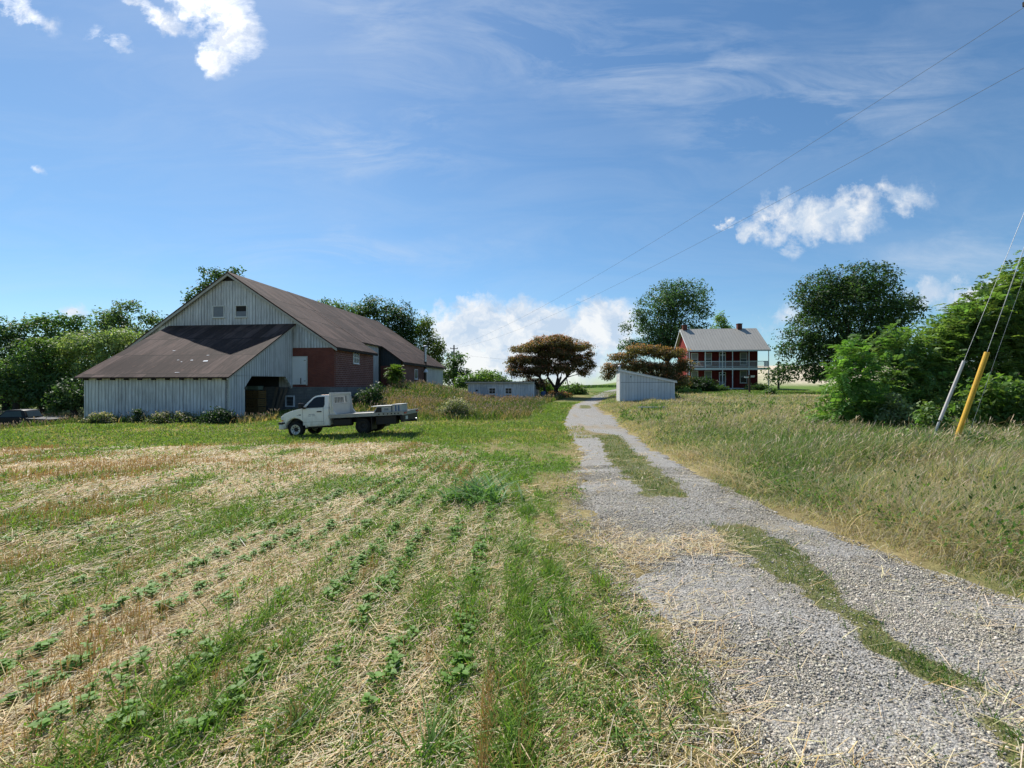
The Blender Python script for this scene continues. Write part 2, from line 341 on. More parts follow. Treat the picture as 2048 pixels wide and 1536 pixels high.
class MB:
    def __init__(s): s.v = []; s.f = []
    def add(s, vs, fs):
        k = len(s.v); s.v += [tuple(v) for v in vs]; s.f += [tuple(i + k for i in f) for f in fs]; return s
    def box(s, x0, x1, y0, y1, z0, z1):
        return s.add([(x0, y0, z0), (x1, y0, z0), (x1, y1, z0), (x0, y1, z0), (x0, y0, z1), (x1, y0, z1), (x1, y1, z1), (x0, y1, z1)],
                     [(3, 2, 1, 0), (4, 5, 6, 7), (0, 1, 5, 4), (1, 2, 6, 5), (2, 3, 7, 6), (3, 0, 4, 7)])
    def prism(s, poly, axis, a, b):
        """poly of 2-D points in the two other axes, extruded along axis from a to b"""
        n = len(poly)
        def mk(p, t): return {0: (t, p[0], p[1]), 1: (p[0], t, p[1]), 2: (p[0], p[1], t)}[axis]
        vs = [mk(p, a) for p in poly] + [mk(p, b) for p in poly]
        fs = [tuple(range(n))[::-1], tuple(range(n, 2 * n))] + [(i, (i + 1) % n, n + (i + 1) % n, n + i) for i in range(n)]
        return s.add(vs, fs)
    def tube(s, pts, rad, n=8, cap=True):
        pts = [Vector(p) for p in pts]; k0 = len(s.v); m = len(pts)
        rad = rad if hasattr(rad, '__len__') else [rad] * m
        for i, p in enumerate(pts):
            d = (pts[min(i + 1, m - 1)] - pts[max(i - 1, 0)]).normalized()
            a = d.cross(Vector((0, 0, 1)) if abs(d.z) < .95 else Vector((1, 0, 0))).normalized(); c = d.cross(a)
            for j in range(n):
                t = 2 * math.pi * j / n; q = p + (a * math.cos(t) + c * math.sin(t)) * rad[i]; s.v.append(tuple(q))
        for i in range(m - 1):
            for j in range(n):
                s.f.append((k0 + i * n + j, k0 + i * n + (j + 1) % n, k0 + (i + 1) * n + (j + 1) % n, k0 + (i + 1) * n + j))
        if cap:
            s.f.append(tuple(k0 + j for j in range(n))[::-1]); s.f.append(tuple(k0 + (m - 1) * n + j for j in range(n)))
        return s
    def lathe(s, prof, axis, center, n=20, cap=True):
        """prof: (t along axis, radius)"""
        k0 = len(s.v); m = len(prof)
        for t, r in prof:
            for j in range(n):
                a = 2 * math.pi * j / n; c, d = r * math.cos(a), r * math.sin(a)
                p = {0: (t, c, d), 1: (c, t, d), 2: (c, d, t)}[axis]
                s.v.append((p[0] + center[0], p[1] + center[1], p[2] + center[2]))
        for i in range(m - 1):
            for j in range(n):
                s.f.append((k0 + i * n + j, k0 + i * n + (j + 1) % n, k0 + (i + 1) * n + (j + 1) % n, k0 + (i + 1) * n + j))
        if cap: s.f.append(tuple(k0 + j for j in range(n))); s.f.append(tuple(k0 + (m - 1) * n + j for j in range(n)))
        return s
    def build(s, name, mat, parent=None, bevel=0, smooth=False, segs=1):
        me = bpy.data.meshes.new(name); me.from_pydata(s.v, [], s.f)
        bm = bmesh.new(); bm.from_mesh(me); bmesh.ops.recalc_face_normals(bm, faces=bm.faces)
        if bevel: bmesh.ops.bevel(bm, geom=[e for e in bm.edges if len(e.link_faces) == 2 and e.calc_face_angle(0) > .5], offset=bevel, segments=segs, affect='EDGES', clamp_overlap=True)
        if smooth:
            for f in bm.faces: f.smooth = True
            for e in bm.edges:
                if len(e.link_faces) == 2 and e.calc_face_angle(0) > .6: e.smooth = False
        bm.to_mesh(me); bm.free()
        return link(name, me, mat, parent)

def np_mesh(name, V, Fq, mat, col=None, parent=None, smooth=False, extra=None):
    """V (n,3); Fq (m,k) with k = 3 or 4"""
    V = np.ascontiguousarray(V, np.float32); Fq = np.ascontiguousarray(Fq, np.int32); k = Fq.shape[1]
    me = bpy.data.meshes.new(name)
    me.vertices.add(len(V)); me.vertices.foreach_set('co', V.ravel())
    me.loops.add(Fq.size); me.loops.foreach_set('vertex_index', Fq.ravel())
    me.polygons.add(len(Fq)); me.polygons.foreach_set('loop_start', np.arange(0, Fq.size, k, dtype=np.int32))
    if smooth: me.polygons.foreach_set('use_smooth', np.ones(len(Fq), bool))
    me.update(calc_edges=True)
    if col is not None:
        c = np.ones((len(V), 4), np.float32); c[:, :3] = np.clip(col, 0, 1)
        at = me.color_attributes.new('Col', 'FLOAT_COLOR', 'POINT'); at.data.foreach_set('color', c.ravel())
    if extra:
        for nm, arr in extra.items():
            at = me.attributes.new(nm, 'FLOAT', 'POINT'); at.data.foreach_set('value', np.ascontiguousarray(arr, np.float32))
    return link(name, me, mat, parent)

# ------------------------------------------------------------------ colour of the ground (what grows there), linear albedo
SOIL = np.array((.15, .105, .07)); STRAW = np.array((.48, .385, .225)); GREEN = np.array((.10, .15, .035)); DRY = np.array((.30, .24, .115)); LAWN = np.array((.12, .19, .04)); TAN = np.array((.62, .53, .40))
def greenness(x, y):
    """share of green growth at a place"""
    f = fieldm(x, y)
    rows = fbm(x * .8, y * .22, 51)                         # patches drawn out along the rows
    patch = ss(.48, .64, rows) * .85
    band = np.exp(-.5 * ((y - 6.2 + x * .12) / .7) ** 2) * ss(-.8, -2.5, x) * .6
    near_edge = ss(-2.4, -.5, x - (xfield(y) - .1)) * .62 * (.55 + .9 * ss(.35, .6, fbm(x * 1.4, y * .5, 52)))
    infield = np.clip(patch + band + near_edge + .13, 0, 1)
    ro = (x - xfield(y) - .05 * np.sin(y * .9)); strip = .95 * np.exp(-.5 * (((ro + .19) % .38 - .19) / .06) ** 2) * ss(-.3, .0, ro) * ss(1.0, .75, ro) * ss(2.0, 3.2, y) * (.1 + .9 * ss(.38, .55, fbm(x * .4 + 3, y * 1.1, 62))) + .6 * np.exp(-.5 * ((ro - .5) / .5) ** 2) * ss(8, 12, y)
    verge = np.clip(.50 + (fbm(x * 1.6, y * .8, 61, 4) - .5) * 1.9 + strip * .75 - .35 * ss(.9, .1, XL(y) - x), .05, 1)
    back = np.clip(.75 + (fbm(x * .35, y * .5, 71) - .5) * 1.5, .1, 1)
    wv = ss(17.5, 21, y)
    left = f * infield + (1 - f) * (verge * (1 - wv) + back * wv)
    md = np.clip(.66 + (fbm(x * .45, y * .35, 81, 4) - .5) * 2.4 - .32 * ss(1.3, .1, x - XR(y)) - .46 * ss(11, 24, y), .06, .97)
    right = np.where(x > XR(y) - .1, md, left)
    isl = island(x, y)
    return np.clip(np.where((x > XL(y)) & (x < XR(y)), .62 * isl + .25 * (fbm(x * 2, y, 91) - .3), right), 0, 1)
def ground_col(x, y):
    gr = greenness(x, y)[:, None]; f = fieldm(x, y)[:, None]; lw = lawnm(x, y)[:, None]
    so = ss(.45, .75, fbm(x * 1.7, y * 1.1, 101))[:, None]
    fld = (STRAW * (1 - gr) + GREEN * gr) * (1 - .45 * so) + SOIL * .45 * so
    oth = DRY * (1 - gr) + GREEN * 1.05 * gr
    c = fld * f + oth * (1 - f)
    c = c * (1 - lw) + LAWN * lw
    hl = (ss(56, 84, x) * ss(114, 130, y))[:, None]
    return c * (1 - hl) + TAN * hl
# ================================================================== GROUND
def build_ground():
    az = np.unique(np.concatenate([np.arange(-180, -58, 4.0), np.arange(-58, 58.01, .3), np.arange(58, 180, 4.0)])) * math.pi / 180
    r = np.concatenate([[0.0], np.geomspace(.3, 2600, 360)])
    A, Rr_ = np.meshgrid(az, r)
    x = (np.sin(A) * Rr_).ravel(); y = (np.cos(A) * Rr_).ravel()
    z = gh(x, y) + (fbm(x * 7, y * 7, 5) - .5) * .05 * ss(26, 12, Rr_.ravel()) - .03 * road(x, y) * ss(60, 30, y)
    na, nr = len(az), len(r)
    i = np.arange(nr - 1)[:, None] * na + np.arange(na)[None, :]; j = np.arange(nr - 1)[:, None] * na + (np.arange(na)[None, :] + 1) % na
    Fq = np.stack([i, j, j + na, i + na], -1).reshape(-1, 4)
    o = np_mesh('ground', np.stack([x, y, z], 1), Fq, M['ground'], ground_col(x, y), smooth=True)
    tag(o, kind='structure')
    # gravel track: one sheet between its two ragged edges
    ys = np.concatenate([np.linspace(-6, 1.5, 20), np.geomspace(1.55, 118, 620)])
    t = np.linspace(0, 1, 41); Y = np.repeat(ys[:, None], 41, 1)
    nl = (fbm(ys * 2.2, ys * 0 + 3, 21) - .5) * (.45 + .02 * np.clip(ys, 0, 50)) + (fbm(ys * 9, ys * 0 + 3, 25) - .5) * .2
    nr_ = (fbm(ys * 2.2, ys * 0 + 9, 22) - .5) * (.35 + .02 * np.clip(ys, 0, 50)) + (fbm(ys * 9, ys * 0 + 3, 26) - .5) * .15
    xl = XL(ys) + nl; xr = np.maximum(XR(ys) + nr_, xl + .4)
    X = xl[:, None] + (xr - xl)[:, None] * t[None]
    x, y = X.ravel(), Y.ravel()
    crown = .0 + .035 * np.sin(np.pi * np.repeat(t[None], len(ys), 0).ravel()) * ss(60, 30, y)
    e = np.minimum(t, 1 - t)[None] * (xr - xl)[:, None]
    z = gh(x, y) + np.where(y < 60, .012 + crown, .03) - (.035 * ss(.12, .0, e)).ravel()
    # the overgrown gap: ground colour shows through instead of stone
    isl = np.maximum(island(x, y), ss(.55, .75, fbm(x * .9, y * .9, 111)) * .45 * ss(34, 24, y))
    gap = ss(20.5, 22, y) * ss(27, 25.5, y) * ss(.3, .7, fbm(x * .8, y * .6, 112)) * ss(5.6, 4.6, x)
    isl = np.maximum(isl, gap)
    tt = np.repeat(t[None], len(ys), 0).ravel(); dirt = (.75 * np.exp(-.5 * ((tt - .8) / .16) ** 2) * ss(44, 50, y) + ss(.42, .68, fbm(x * 1.1, y * .16, 113)) * ss(22, 27, y) * .8)
    gr = greenness(x, y)[:, None]
    gc = (DRY * .75 * (1 - gr) + GREEN * .75 * gr); gc = gc * (1 - dirt[:, None]) + np.array((.30, .25, .19)) * dirt[:, None]
    isl = np.maximum(isl, dirt * .75)
    n = 41; i = np.arange(len(ys) - 1)[:, None] * n + np.arange(n - 1)[None]
    Fq = np.stack([i, i + 1, i + n + 1, i + n], -1).reshape(-1, 4)
    o = np_mesh('gravel_road', np.stack([x, y, z], 1), Fq, M['gravel'], gc, smooth=True, extra={'Isl': isl}); tag(o, kind='structure')
build_ground()

# ================================================================== BARN
ROT = -math.atan2(115, 950)
def window(parent, axis, u0, u1, z0, z1, at, out, frame_m, pane_m, bars=(0, 0), fw=.07, sill=True, name='window', split=None, proud=.05):
    """a window as frame (the part's own mesh) with pane and sill as sub-parts; axis 0: wall runs along x at y = at, axis 1: wall along y at x = at; out = +-1 outward"""
    def bx(mb, a, b, c, d, p0, p1):
        q = sorted((at + out * p0, at + out * p1))
        return mb.box(a, b, q[0], q[1], c, d) if axis == 0 else mb.box(q[0], q[1], a, b, c, d)
    f = MB()
    bx(f, u0 - fw, u0, z0, z1, -.02, proud); bx(f, u1, u1 + fw, z0, z1, -.02, proud)
    bx(f, u0 - fw, u1 + fw, z1, z1 + fw, -.02, proud + .004); bx(f, u0 - fw, u1 + fw, z0 - fw, z0, -.02, proud + .004)
    for k in range(bars[0]): c = u0 + (u1 - u0) * (k + 1) / (bars[0] + 1); bx(f, c - .018, c + .018, z0, z1, .0, proud - .012)
    for k in range(bars[1]): c = z0 + (z1 - z0) * (k + 1) / (bars[1] + 1); bx(f, u0, u1, c - .025, c + .025, .0, proud - .008)
    fo = f.build(name, frame_m, parent)
    if split:
        bx(MB(), 0, 0, 0, 0, 0, 0)
        zc = z0 + (z1 - z0) * split[0]
        bx(p := MB(), u0, u1, z0, zc - .002, .006, .020); p.build('pane', split[1], fo)
        bx(p := MB(), u0, u1, zc, z1, .006, .012); p.build('pane', pane_m, fo)
    else:
        bx(p := MB(), u0, u1, z0, z1, .006, .016); p.build('pane', pane_m, fo)
    if sill: bx(s := MB(), u0 - fw - .05, u1 + fw + .05, z0 - fw - .05, z0 - fw - .002, -.01, proud + .06); s.build('sill', frame_m, fo)
    return fo

def roof_slab(name, mat, parent, u0, u1, fz, v0, v1, th=.12, nu=10, nv=14, sag=.07, seed=0):
    """slab whose top follows z = fz(u, v), subdivided so the old roof sags a little"""
    us = np.linspace(u0, u1, nu + 1); vs = np.linspace(v0, v1, nv + 1); U, V = np.meshgrid(us, vs)
    edge = np.minimum(np.minimum(U - min(u0, u1), max(u0, u1) - U), np.minimum(V - min(v0, v1), max(v0, v1) - V))
    Z = np.vectorize(fz)(U, V) + (fbm(U * .55 + seed, V * .4, 200 + seed) - .6) * sag * 2 * ss(0, .6, edge)
    n = nu + 1; m = nv + 1
    top = np.stack([U, V, Z], -1).reshape(-1, 3); bot = top - np.array((0, 0, th)); vs_ = np.concatenate([top, bot]).tolist(); T = n * m
    fs = []
    for j in range(nv):
        for i in range(nu):
            a = j * n + i; fs.append((a, a + 1, a + n + 1, a + n)); fs.append((T + a, T + a + n, T + a + n + 1, T + a + 1))
    for i in range(nu):
        for j, s in ((0, 1), (nv, -1)):
            a = j * n + i; fs.append((a, T + a, T + a + 1, a + 1))
    for j in range(nv):
        for i in (0, nu):
            a = j * n + i; fs.append((a, a + n, T + a + n, T + a))
    return MB().add(vs_, fs).build(name, mat, parent, smooth=True)

def build_barn():
    Z0 = -.77
    root = empty('barn', (-19.1, 32.0, Z0), ROT, 'huge old white board and brick barn with brown roof and lean-to in front', 'barn')
    RID, UE, ZE, ZR = -5.67, 3.6, 5.79, 11.93; SL = (ZR - ZE) / (UE - RID)
    G, D1, D3, D4, DE = 7.5, 15.4, 21.2, 29.9, 38.7
    UL = -14.94
    zr = lambda u: ZR - SL * abs(u - RID)
    # ---- gable front
    mb = MB()
    bw = lambda pts: mb.prism(pts, 1, G, G + .25)
    bw([(UL, 2.26), (-.02, 2.26), (-.02, 5.5), (UE, 5.5), (UE, zr(UE) - .12), (RID, ZR - .12), (UL, zr(UL) - .12)])
    gw = mb.build('gable_wall', M['board_x'], root)
    MB().prism([(-.02, 2.26), (UE - .002, 2.26), (UE - .002, 5.5), (-.02, 5.5)], 1, G + .006, G + .3).build('brick_wall', M['brick_x'], root)
    MB().box(UL, UE + .04, G - .06, G + .3, -.6, 2.26).build('foundation', M['stone_x'], root)
    # louvred foundation vent
    f = MB(); f.box(-.62, -.50, G - .12, G - .05, .62, 1.55); f.box(.10, .22, G - .12, G - .05, .62, 1.55); f.box(-.50, .10, G - .118, G - .05, 1.45, 1.55); f.box(-.50, .10, G - .118, G - .05, .62, .70)
    vo = f.build('louvre_vent', M['white'], root)
    MB().box(-.5, .1, G - .075, G - .063, .7, 1.45).build('backing', M['trim_dark'], vo)
    s = MB()
    for k in range(6): s.add([(-.5, G - .115, .74 + k * .12), (.1, G - .115, .74 + k * .12), (.1, G - .08, .80 + k * .12), (-.5, G - .08, .80 + k * .12)], [(0, 1, 2, 3)])
    s.build('slat_panel', M['steel'], vo)
    # loading door in the brick
    d = MB().box(.02, 1.2, G - .055, G + .004, 2.46, 4.71).build('door', M['white'], root)
    fr = MB(); fr.box(-.04, .02, G - .07, G + .002, 2.4, 4.8); fr.box(1.2, 1.3, G - .07, G + .002, 2.4, 4.8); fr.box(.02, 1.2, G - .068, G + .002, 4.71, 4.8); fr.build('door_frame', M['offwhite'], d)
    MB().box(.07, 1.15, G - .08, G - .056, 2.7, 2.82).build('brace', M['white'], d); MB().box(.07, 1.15, G - .08, G - .056, 4.4, 4.52).build('brace', M['white'], d)
    MB().box(.72, .78, G - .1, G - .082, 2.5, 3.0).build('latch', M['black'], d)
    MB().box(1.02, 1.18, G - .085, G - .081, 4.44, 4.48).build('hinge', M['black'], d)
    MB().box(1.02, 1.18, G - .085, G - .081, 2.74, 2.78).build('hinge', M['black'], d)
    # windows high in the gable
    window(root, 0, -7.17, -6.23, 8.19, 9.07, G, -1, M['offwhite'], M['board_grey'])['label'] = 'boarded grey gable window'
    window(root, 0, -5.09, -4.15, 8.19, 9.07, G, -1, M['offwhite'], M['trim_dark'], split=(.5, M['board_grey']))['label'] = 'half open gable window with dark upper part'
    MB().prism([(RID - .75, ZR - .72), (RID + .75, ZR - .72), (RID, ZR - .2)], 1, G - .02, G - .006).build('peak_vent', M['trim_dark'], root)
    MB().box(-12.5, -11.7, G - .03, G - .004, 7.15, 7.5).build('patch_board', M['white'], root)
    # left long wall, back wall, side walls
    MB().box(UL, UL + .2, G + .26, DE, -.8, zr(UL) - .14).build('side_wall', M['board_y'], root)
    MB().prism([(UL + .21, -.8), (UE, -.8), (UE, zr(UE) - .14), (RID, ZR - .14), (UL + .21, zr(UL + .21) - .14)], 1, DE - .25, DE).build('back_wall', M['board_x'], root)
    MB().box(UE - .24, UE, G + .31, D1, 2.26, zr(UE) - .1).build('brick_side_wall', M['brick_y'], root)
    MB().box(UE - .2, UE + .045, G + .31, D1 + .02, -.6, 2.258).build('foundation', M['stone_y'], root)
    MB().box(UE - .3, UE + .03, G + .2, D1 - .003, 5.50, 5.68).build('eave_board', M['trim_old'], root)
    MB().box(.4, UE - .25, D1 - .25, D1, -.6, zr(UE) - .2).build('return_wall', M['brick_x'], root)
    window(root, 1, 11.05, 12.05, 4.42, 5.32, UE, 1, M['white'], M['glass'], bars=(1, 1))
    # recessed middle
    U2 = 1.9
    MB().box(U2 - .2, U2, D1 + .01, D3 - .05, -.4, zr(U2) - .12).build('recessed_wall', M['board_y'], root)
    MB().box(U2 - .05, U2 + .1, D3 - .45, D3 - .06, -.4, zr(U2) - .1).build('corner_post', M['trim_dark'], root)
    # second brick wing
    U3 = 4.3; zb = 4.55
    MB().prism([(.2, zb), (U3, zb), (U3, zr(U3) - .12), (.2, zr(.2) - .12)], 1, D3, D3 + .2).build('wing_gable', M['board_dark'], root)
    MB().box(.2, U3, D3 + .01, D3 + .3, -.3, zb - .003).build('wing_front_wall', M['brick_x'], root)
    MB().box(U3 - .25, U3 + .003, D3 + .31, D4, -.3, zr(U3) - .1).build('wing_side_wall', M['brick_far'], root)
    MB().box(U3 - .25, U3 + .02, D4 + .01, DE - .002, 1.0, zr(U3) - .1).build('end_wall', M['panel_y'], root)
    MB().box(U3 - .23, U3, D4 + .02, DE - .3, -.4, .98).build('footing', M['trim_dark'], root)
    window(root, 1, 25.9, 26.9, 3.2, 4.25, U3, 1, M['white'], M['glass'], bars=(1, 0))
    p = MB().tube([(U3 + .16, D4 - .25, 1.0), (U3 + .16, D4 - .25, 7.3)], .16, 12).build('stove_pipe', M['bark'], root)
    MB().tube([(U3 + .16, D4 - .25, 5.4), (U3 + .16, D4 - .25, 7.25)], .175, 12).build('upper_section', M['steel'], p)
    MB().lathe([(7.3, .1), (7.34, .33), (7.42, .3), (7.5, .05)], 2, (U3 + .16, D4 - .25, 0), 14).build('rain_cap', M['steel'], p)
    l = MB().tube([(U3 + .0, D4 - 1.3, 4.2), (U3 + .5, D4 - 1.3, 4.35)], .04, 6).build('barn_lamp', M['steel'], root)
    MB().lathe([(0, .08), (-.12, .14), (-.4, .32), (-.44, .3)], 2, (U3 + .55, D4 - 1.3, 4.45), 14).build('lamp_shade', M['white'], l)
    # ---- main roof
    roof_slab('roof', M['roof_y'], root, RID, UE + .38, lambda u, v: zr(u), G - .32, D1 + .28, nu=12, nv=10, seed=1)
    roof_slab('roof', M['roof_y'], root, RID, U2 + .32, lambda u, v: zr(u) + .02, D1 + .285, D3 - .25, nu=12, nv=8, seed=2)
    roof_slab('roof', M['roof_y'], root, RID, U3 + .38, lambda u, v: zr(u) + .015 - .1 * ss(3.2, 4.7, u), D3 - .245, DE + .3, nu=14, nv=14, seed=3)
    roof_slab('roof', M['roof_y'], root, RID - .003, UL - .4, lambda u, v: zr(u), G - .32, DE + .3, nu=12, nv=20, seed=4)
    f = MB()
    for a, b in ((RID, UE + .38), (RID, UL - .4)):
        za, zc = zr(a), zr(b)
        f.prism([(a, za - .13), (b, zc - .13), (b, zc - .34), (a, za - .34)], 1, G - .31, G - .25)
    f.build('rake_board', M['trim_old'], root)
    f = MB(); f.box(UE + .28, UE + .36, G - .3, D1 + .26, zr(UE + .38) - .24, zr(UE + .36) - .115); f.box(U3 + .28, U3 + .36, D3 - .22, DE + .28, zr(U3 + .38) - .36, zr(U3 + .36) - .22)
    f.build('fascia', M['trim_dark'], root)
    # ---- lean-to in front
    ZS0, ZS1, V0 = 3.06, 7.40, 0.0; ss_ = (ZS1 - ZS0) / G; zs = lambda v: ZS0 + .12 + ss_ * v; SLf = -11.0
    MB().box(SLf, -.22, 0, .18, -.5, 3.03).build('lean_to_front_wall', M['board_x'], root)
    MB().prism([(.185, -.5), (G - .07, -.5), (G - .07, zs(G) - .16), (.185, zs(.185) - .16)], 0, SLf, SLf + .18).build('lean_to_end_wall', M['board_y'], root)
    mb = MB()
    mb.prism([(0, -.5), (1.53, -.5), (1.53, 2.14), (0, 2.14)], 0, -.2, 0)
    mb.prism([(0, 2.142), (1.53, 2.142), (2.4, 3.1), (0, 3.1)], 0, -.2, 0)
    mb.prism([(6.45, 3.1), (7.42, 2.14), (7.42, 3.1)], 0, -.2, 0)
    mb.prism([(0, 3.102), (7.42, 3.102), (7.42, zs(7.42) - .16), (.0, zs(0) - .16)], 0, -.2, 0)
    mb.build('lean_to_side_wall', M['board_y'], root)
    MB().box(-.205, .02, 1.46, 1.6, -.5, 2.14).build('corner_post', M['offwhite'], root)
    MB().box(-.1, .025, .0, .13, -.5, 3.05).build('corner_board', M['offwhite'], root)
    lr = roof_slab('lean_to_roof', M['roof_x'], root, SLf - .35, .28, lambda u, v: zs(v), -.38, G - .02, th=.09, nu=18, nv=14, sag=.06, seed=6)
    for k in range(11): c = SLf + .3 + k * 1.05; MB().box(c - .05, c + .05, -.3, .4, 2.76, 2.93).build('rafter_tail', M['trim_dark'], lr)
    MB().prism([(-.37, zs(-.37) - .092), (G - .1, zs(G - .1) - .092), (G - .1, zs(G - .1) - .24), (-.37, zs(-.37) - .22)], 0, .16, .25).build('rake_board', M['trim_old'], lr)
    f = MB()
    for u, v, a, c in ((-3.2, 1.55, .35, .16), (-4.3, 1.7, .18, .1), (-4.9, 1.5, .12, .07), (-5.4, 1.75, .16, .06), (-4.1, .12, .35, .05), (-3.6, 2.4, .2, .06), (-7.0, 3.1, .22, .07)):
        MB().add([(u, v, zs(v) + .02), (u + a, v + .03, zs(v) + .035), (u + a - .05, v + c, zs(v + c) + .025), (u - .03, v + c * .9, zs(v + c * .9) + .02)], [(0, 1, 2, 3)]).build('torn_patch', M['white'], lr)
    # dark sheet added over the gable boards, standing in for the lean-to's inner shade
    MB().box(SLf + .3, -1.2, G - .1, G - .07, 2.27, 6.6).build('shade_sheet', M['board_dark'], root)
    return root
barn = build_barn()
def barn_pt(u, v, z=0): return barn.matrix_basis @ Vector((u, v, z))

def in_barn(name, u, v, z, label, cat, group=None, rz=0):
    p = Matrix.Translation((-19.1, 32, -.77)) @ Matrix.Rotation(ROT, 4, 'Z') @ Vector((u, v, z))
    return empty(name, p, ROT + rz, label, cat, group)
def crate(u, v, z, w, d, h, mat, label, rz=0):
    r = in_barn('wooden_crate', u, v, z, label, 'crate', 'crates stacked inside the lean-to opening', rz)
    b = MB(); t = .025
    for k in range(int(h / .15)):
        z0 = .02 + k * .15
        b.box(-w / 2, w / 2, -d / 2, -d / 2 + t, z0, z0 + .12); b.box(-w / 2, w / 2, d / 2 - t, d / 2, z0, z0 + .12)
        b.box(-w / 2, -w / 2 + t, -d / 2 + t + .002, d / 2 - t - .002, z0, z0 + .12); b.box(w / 2 - t, w / 2, -d / 2 + t + .002, d / 2 - t - .002, z0, z0 + .12)
    b.build('slat_panel', mat, r)
    for sx in (-1, 1):
        for sy in (-1, 1): MB().box(sx * (w / 2 - .06) - .03, sx * (w / 2 - .06) + .03, sy * (d / 2 - .06) - .03, sy * (d / 2 - .06) + .03, 0, h - .01).build('corner_post', mat, r)
    MB().box(-w / 2 + .03, w / 2 - .03, -d / 2 + .03, d / 2 - .03, .0, .03).build('base', mat, r)
zf = .02
for k, (nm) in enumerate(('bottom', 'middle', 'topmost')):
    crate(-2.35, 6.2, zf + .02 + k * .66, 1.05, 1.0, .65, M['crate'], f'yellowish slatted crate, {nm} of its stack in the dark lean-to opening', (.03, -.05, .04)[k])
    crate(-3.5, 6.3, zf + .02 + k * .66, 1.0, 1.0, .65, M['crate_dark'], f'dark old slatted crate, {nm} of the stack left of the yellow crates', (-.04, .02, .05)[k])
r = in_barn('storage_box', -2.9, 6.1, zf + 2.02, 'long faded green box lying across the crate stacks in the barn opening', 'box')
MB().box(-1.15, 1.0, -.3, .3, 0, .26).build('body', M['greenbox'], r, bevel=.015); MB().box(-1.18, 1.03, -.33, .33, .262, .31).build('lid', M['greenbox'], r, bevel=.01); MB().box(-.35, .05, -.32, -.302, .05, .22).build('label_plate', M['offwhite'], r)
for k, (u, tilt, ln) in enumerate(((-1.35, .10, 2.3), (-1.0, .16, 2.2), (-.72, .2, 2.25))):
    r = in_barn('plank', u, 6.6, zf, 'bare plank leaning against the stone wall inside the barn opening', 'plank', 'planks leaning beside the crates')
    b = MB().box(-.11, .11, -.02, .02, 0, ln).build('board', M['plank'], r); b.rotation_euler = (-.22, tilt, 0)

# ================================================================== FLATBED TRUCK (front towards -x)
def tyre(parent, name, x, y, z, r, w, rim_mat, side):
    """wheel part: tyre mesh with rim sub-part; side = -1 faces the camera"""
    t = MB().lathe([(-w / 2, r * .62), (-w / 2 - .005, r * .8), (-w / 2 + .02, r * .96), (-w / 2 + .06, r), (w / 2 - .06, r), (w / 2 - .02, r * .96), (w / 2, r * .8), (w / 2, r * .62)], 1, (x, y, z), 28, cap=False).build(name, M['tyre'], parent, smooth=True)
    q = side * w / 2
    pr = [(q * .99, r * .61), (q * .98, r * .54), (q * .8, r * .5), (q * .7, r * .33), (q * .35, r * .27), (q * .3, r * .15), (q * .3, .01)]
    MB().lathe(pr, 1, (x, y, z), 24, cap=False).build('rim', rim_mat, t, smooth=True); MB().lathe([(q * .36, .001), (q * .42, r * .26), (q * .5, r * .15), (q * .5, .01)], 1, (x, y, z), 16).build('hub', M['black'], t)
    h = MB()
    for k in range(8):
        a = 2 * math.pi * k / 8; h.lathe([(q * .70, .001), (q * .78, .03), (q * .79, .001)], 1, (x + math.cos(a) * r * .42, y, z + math.sin(a) * r * .42), 8)
    h.build('rim_recess', M['black'], t)
    return t

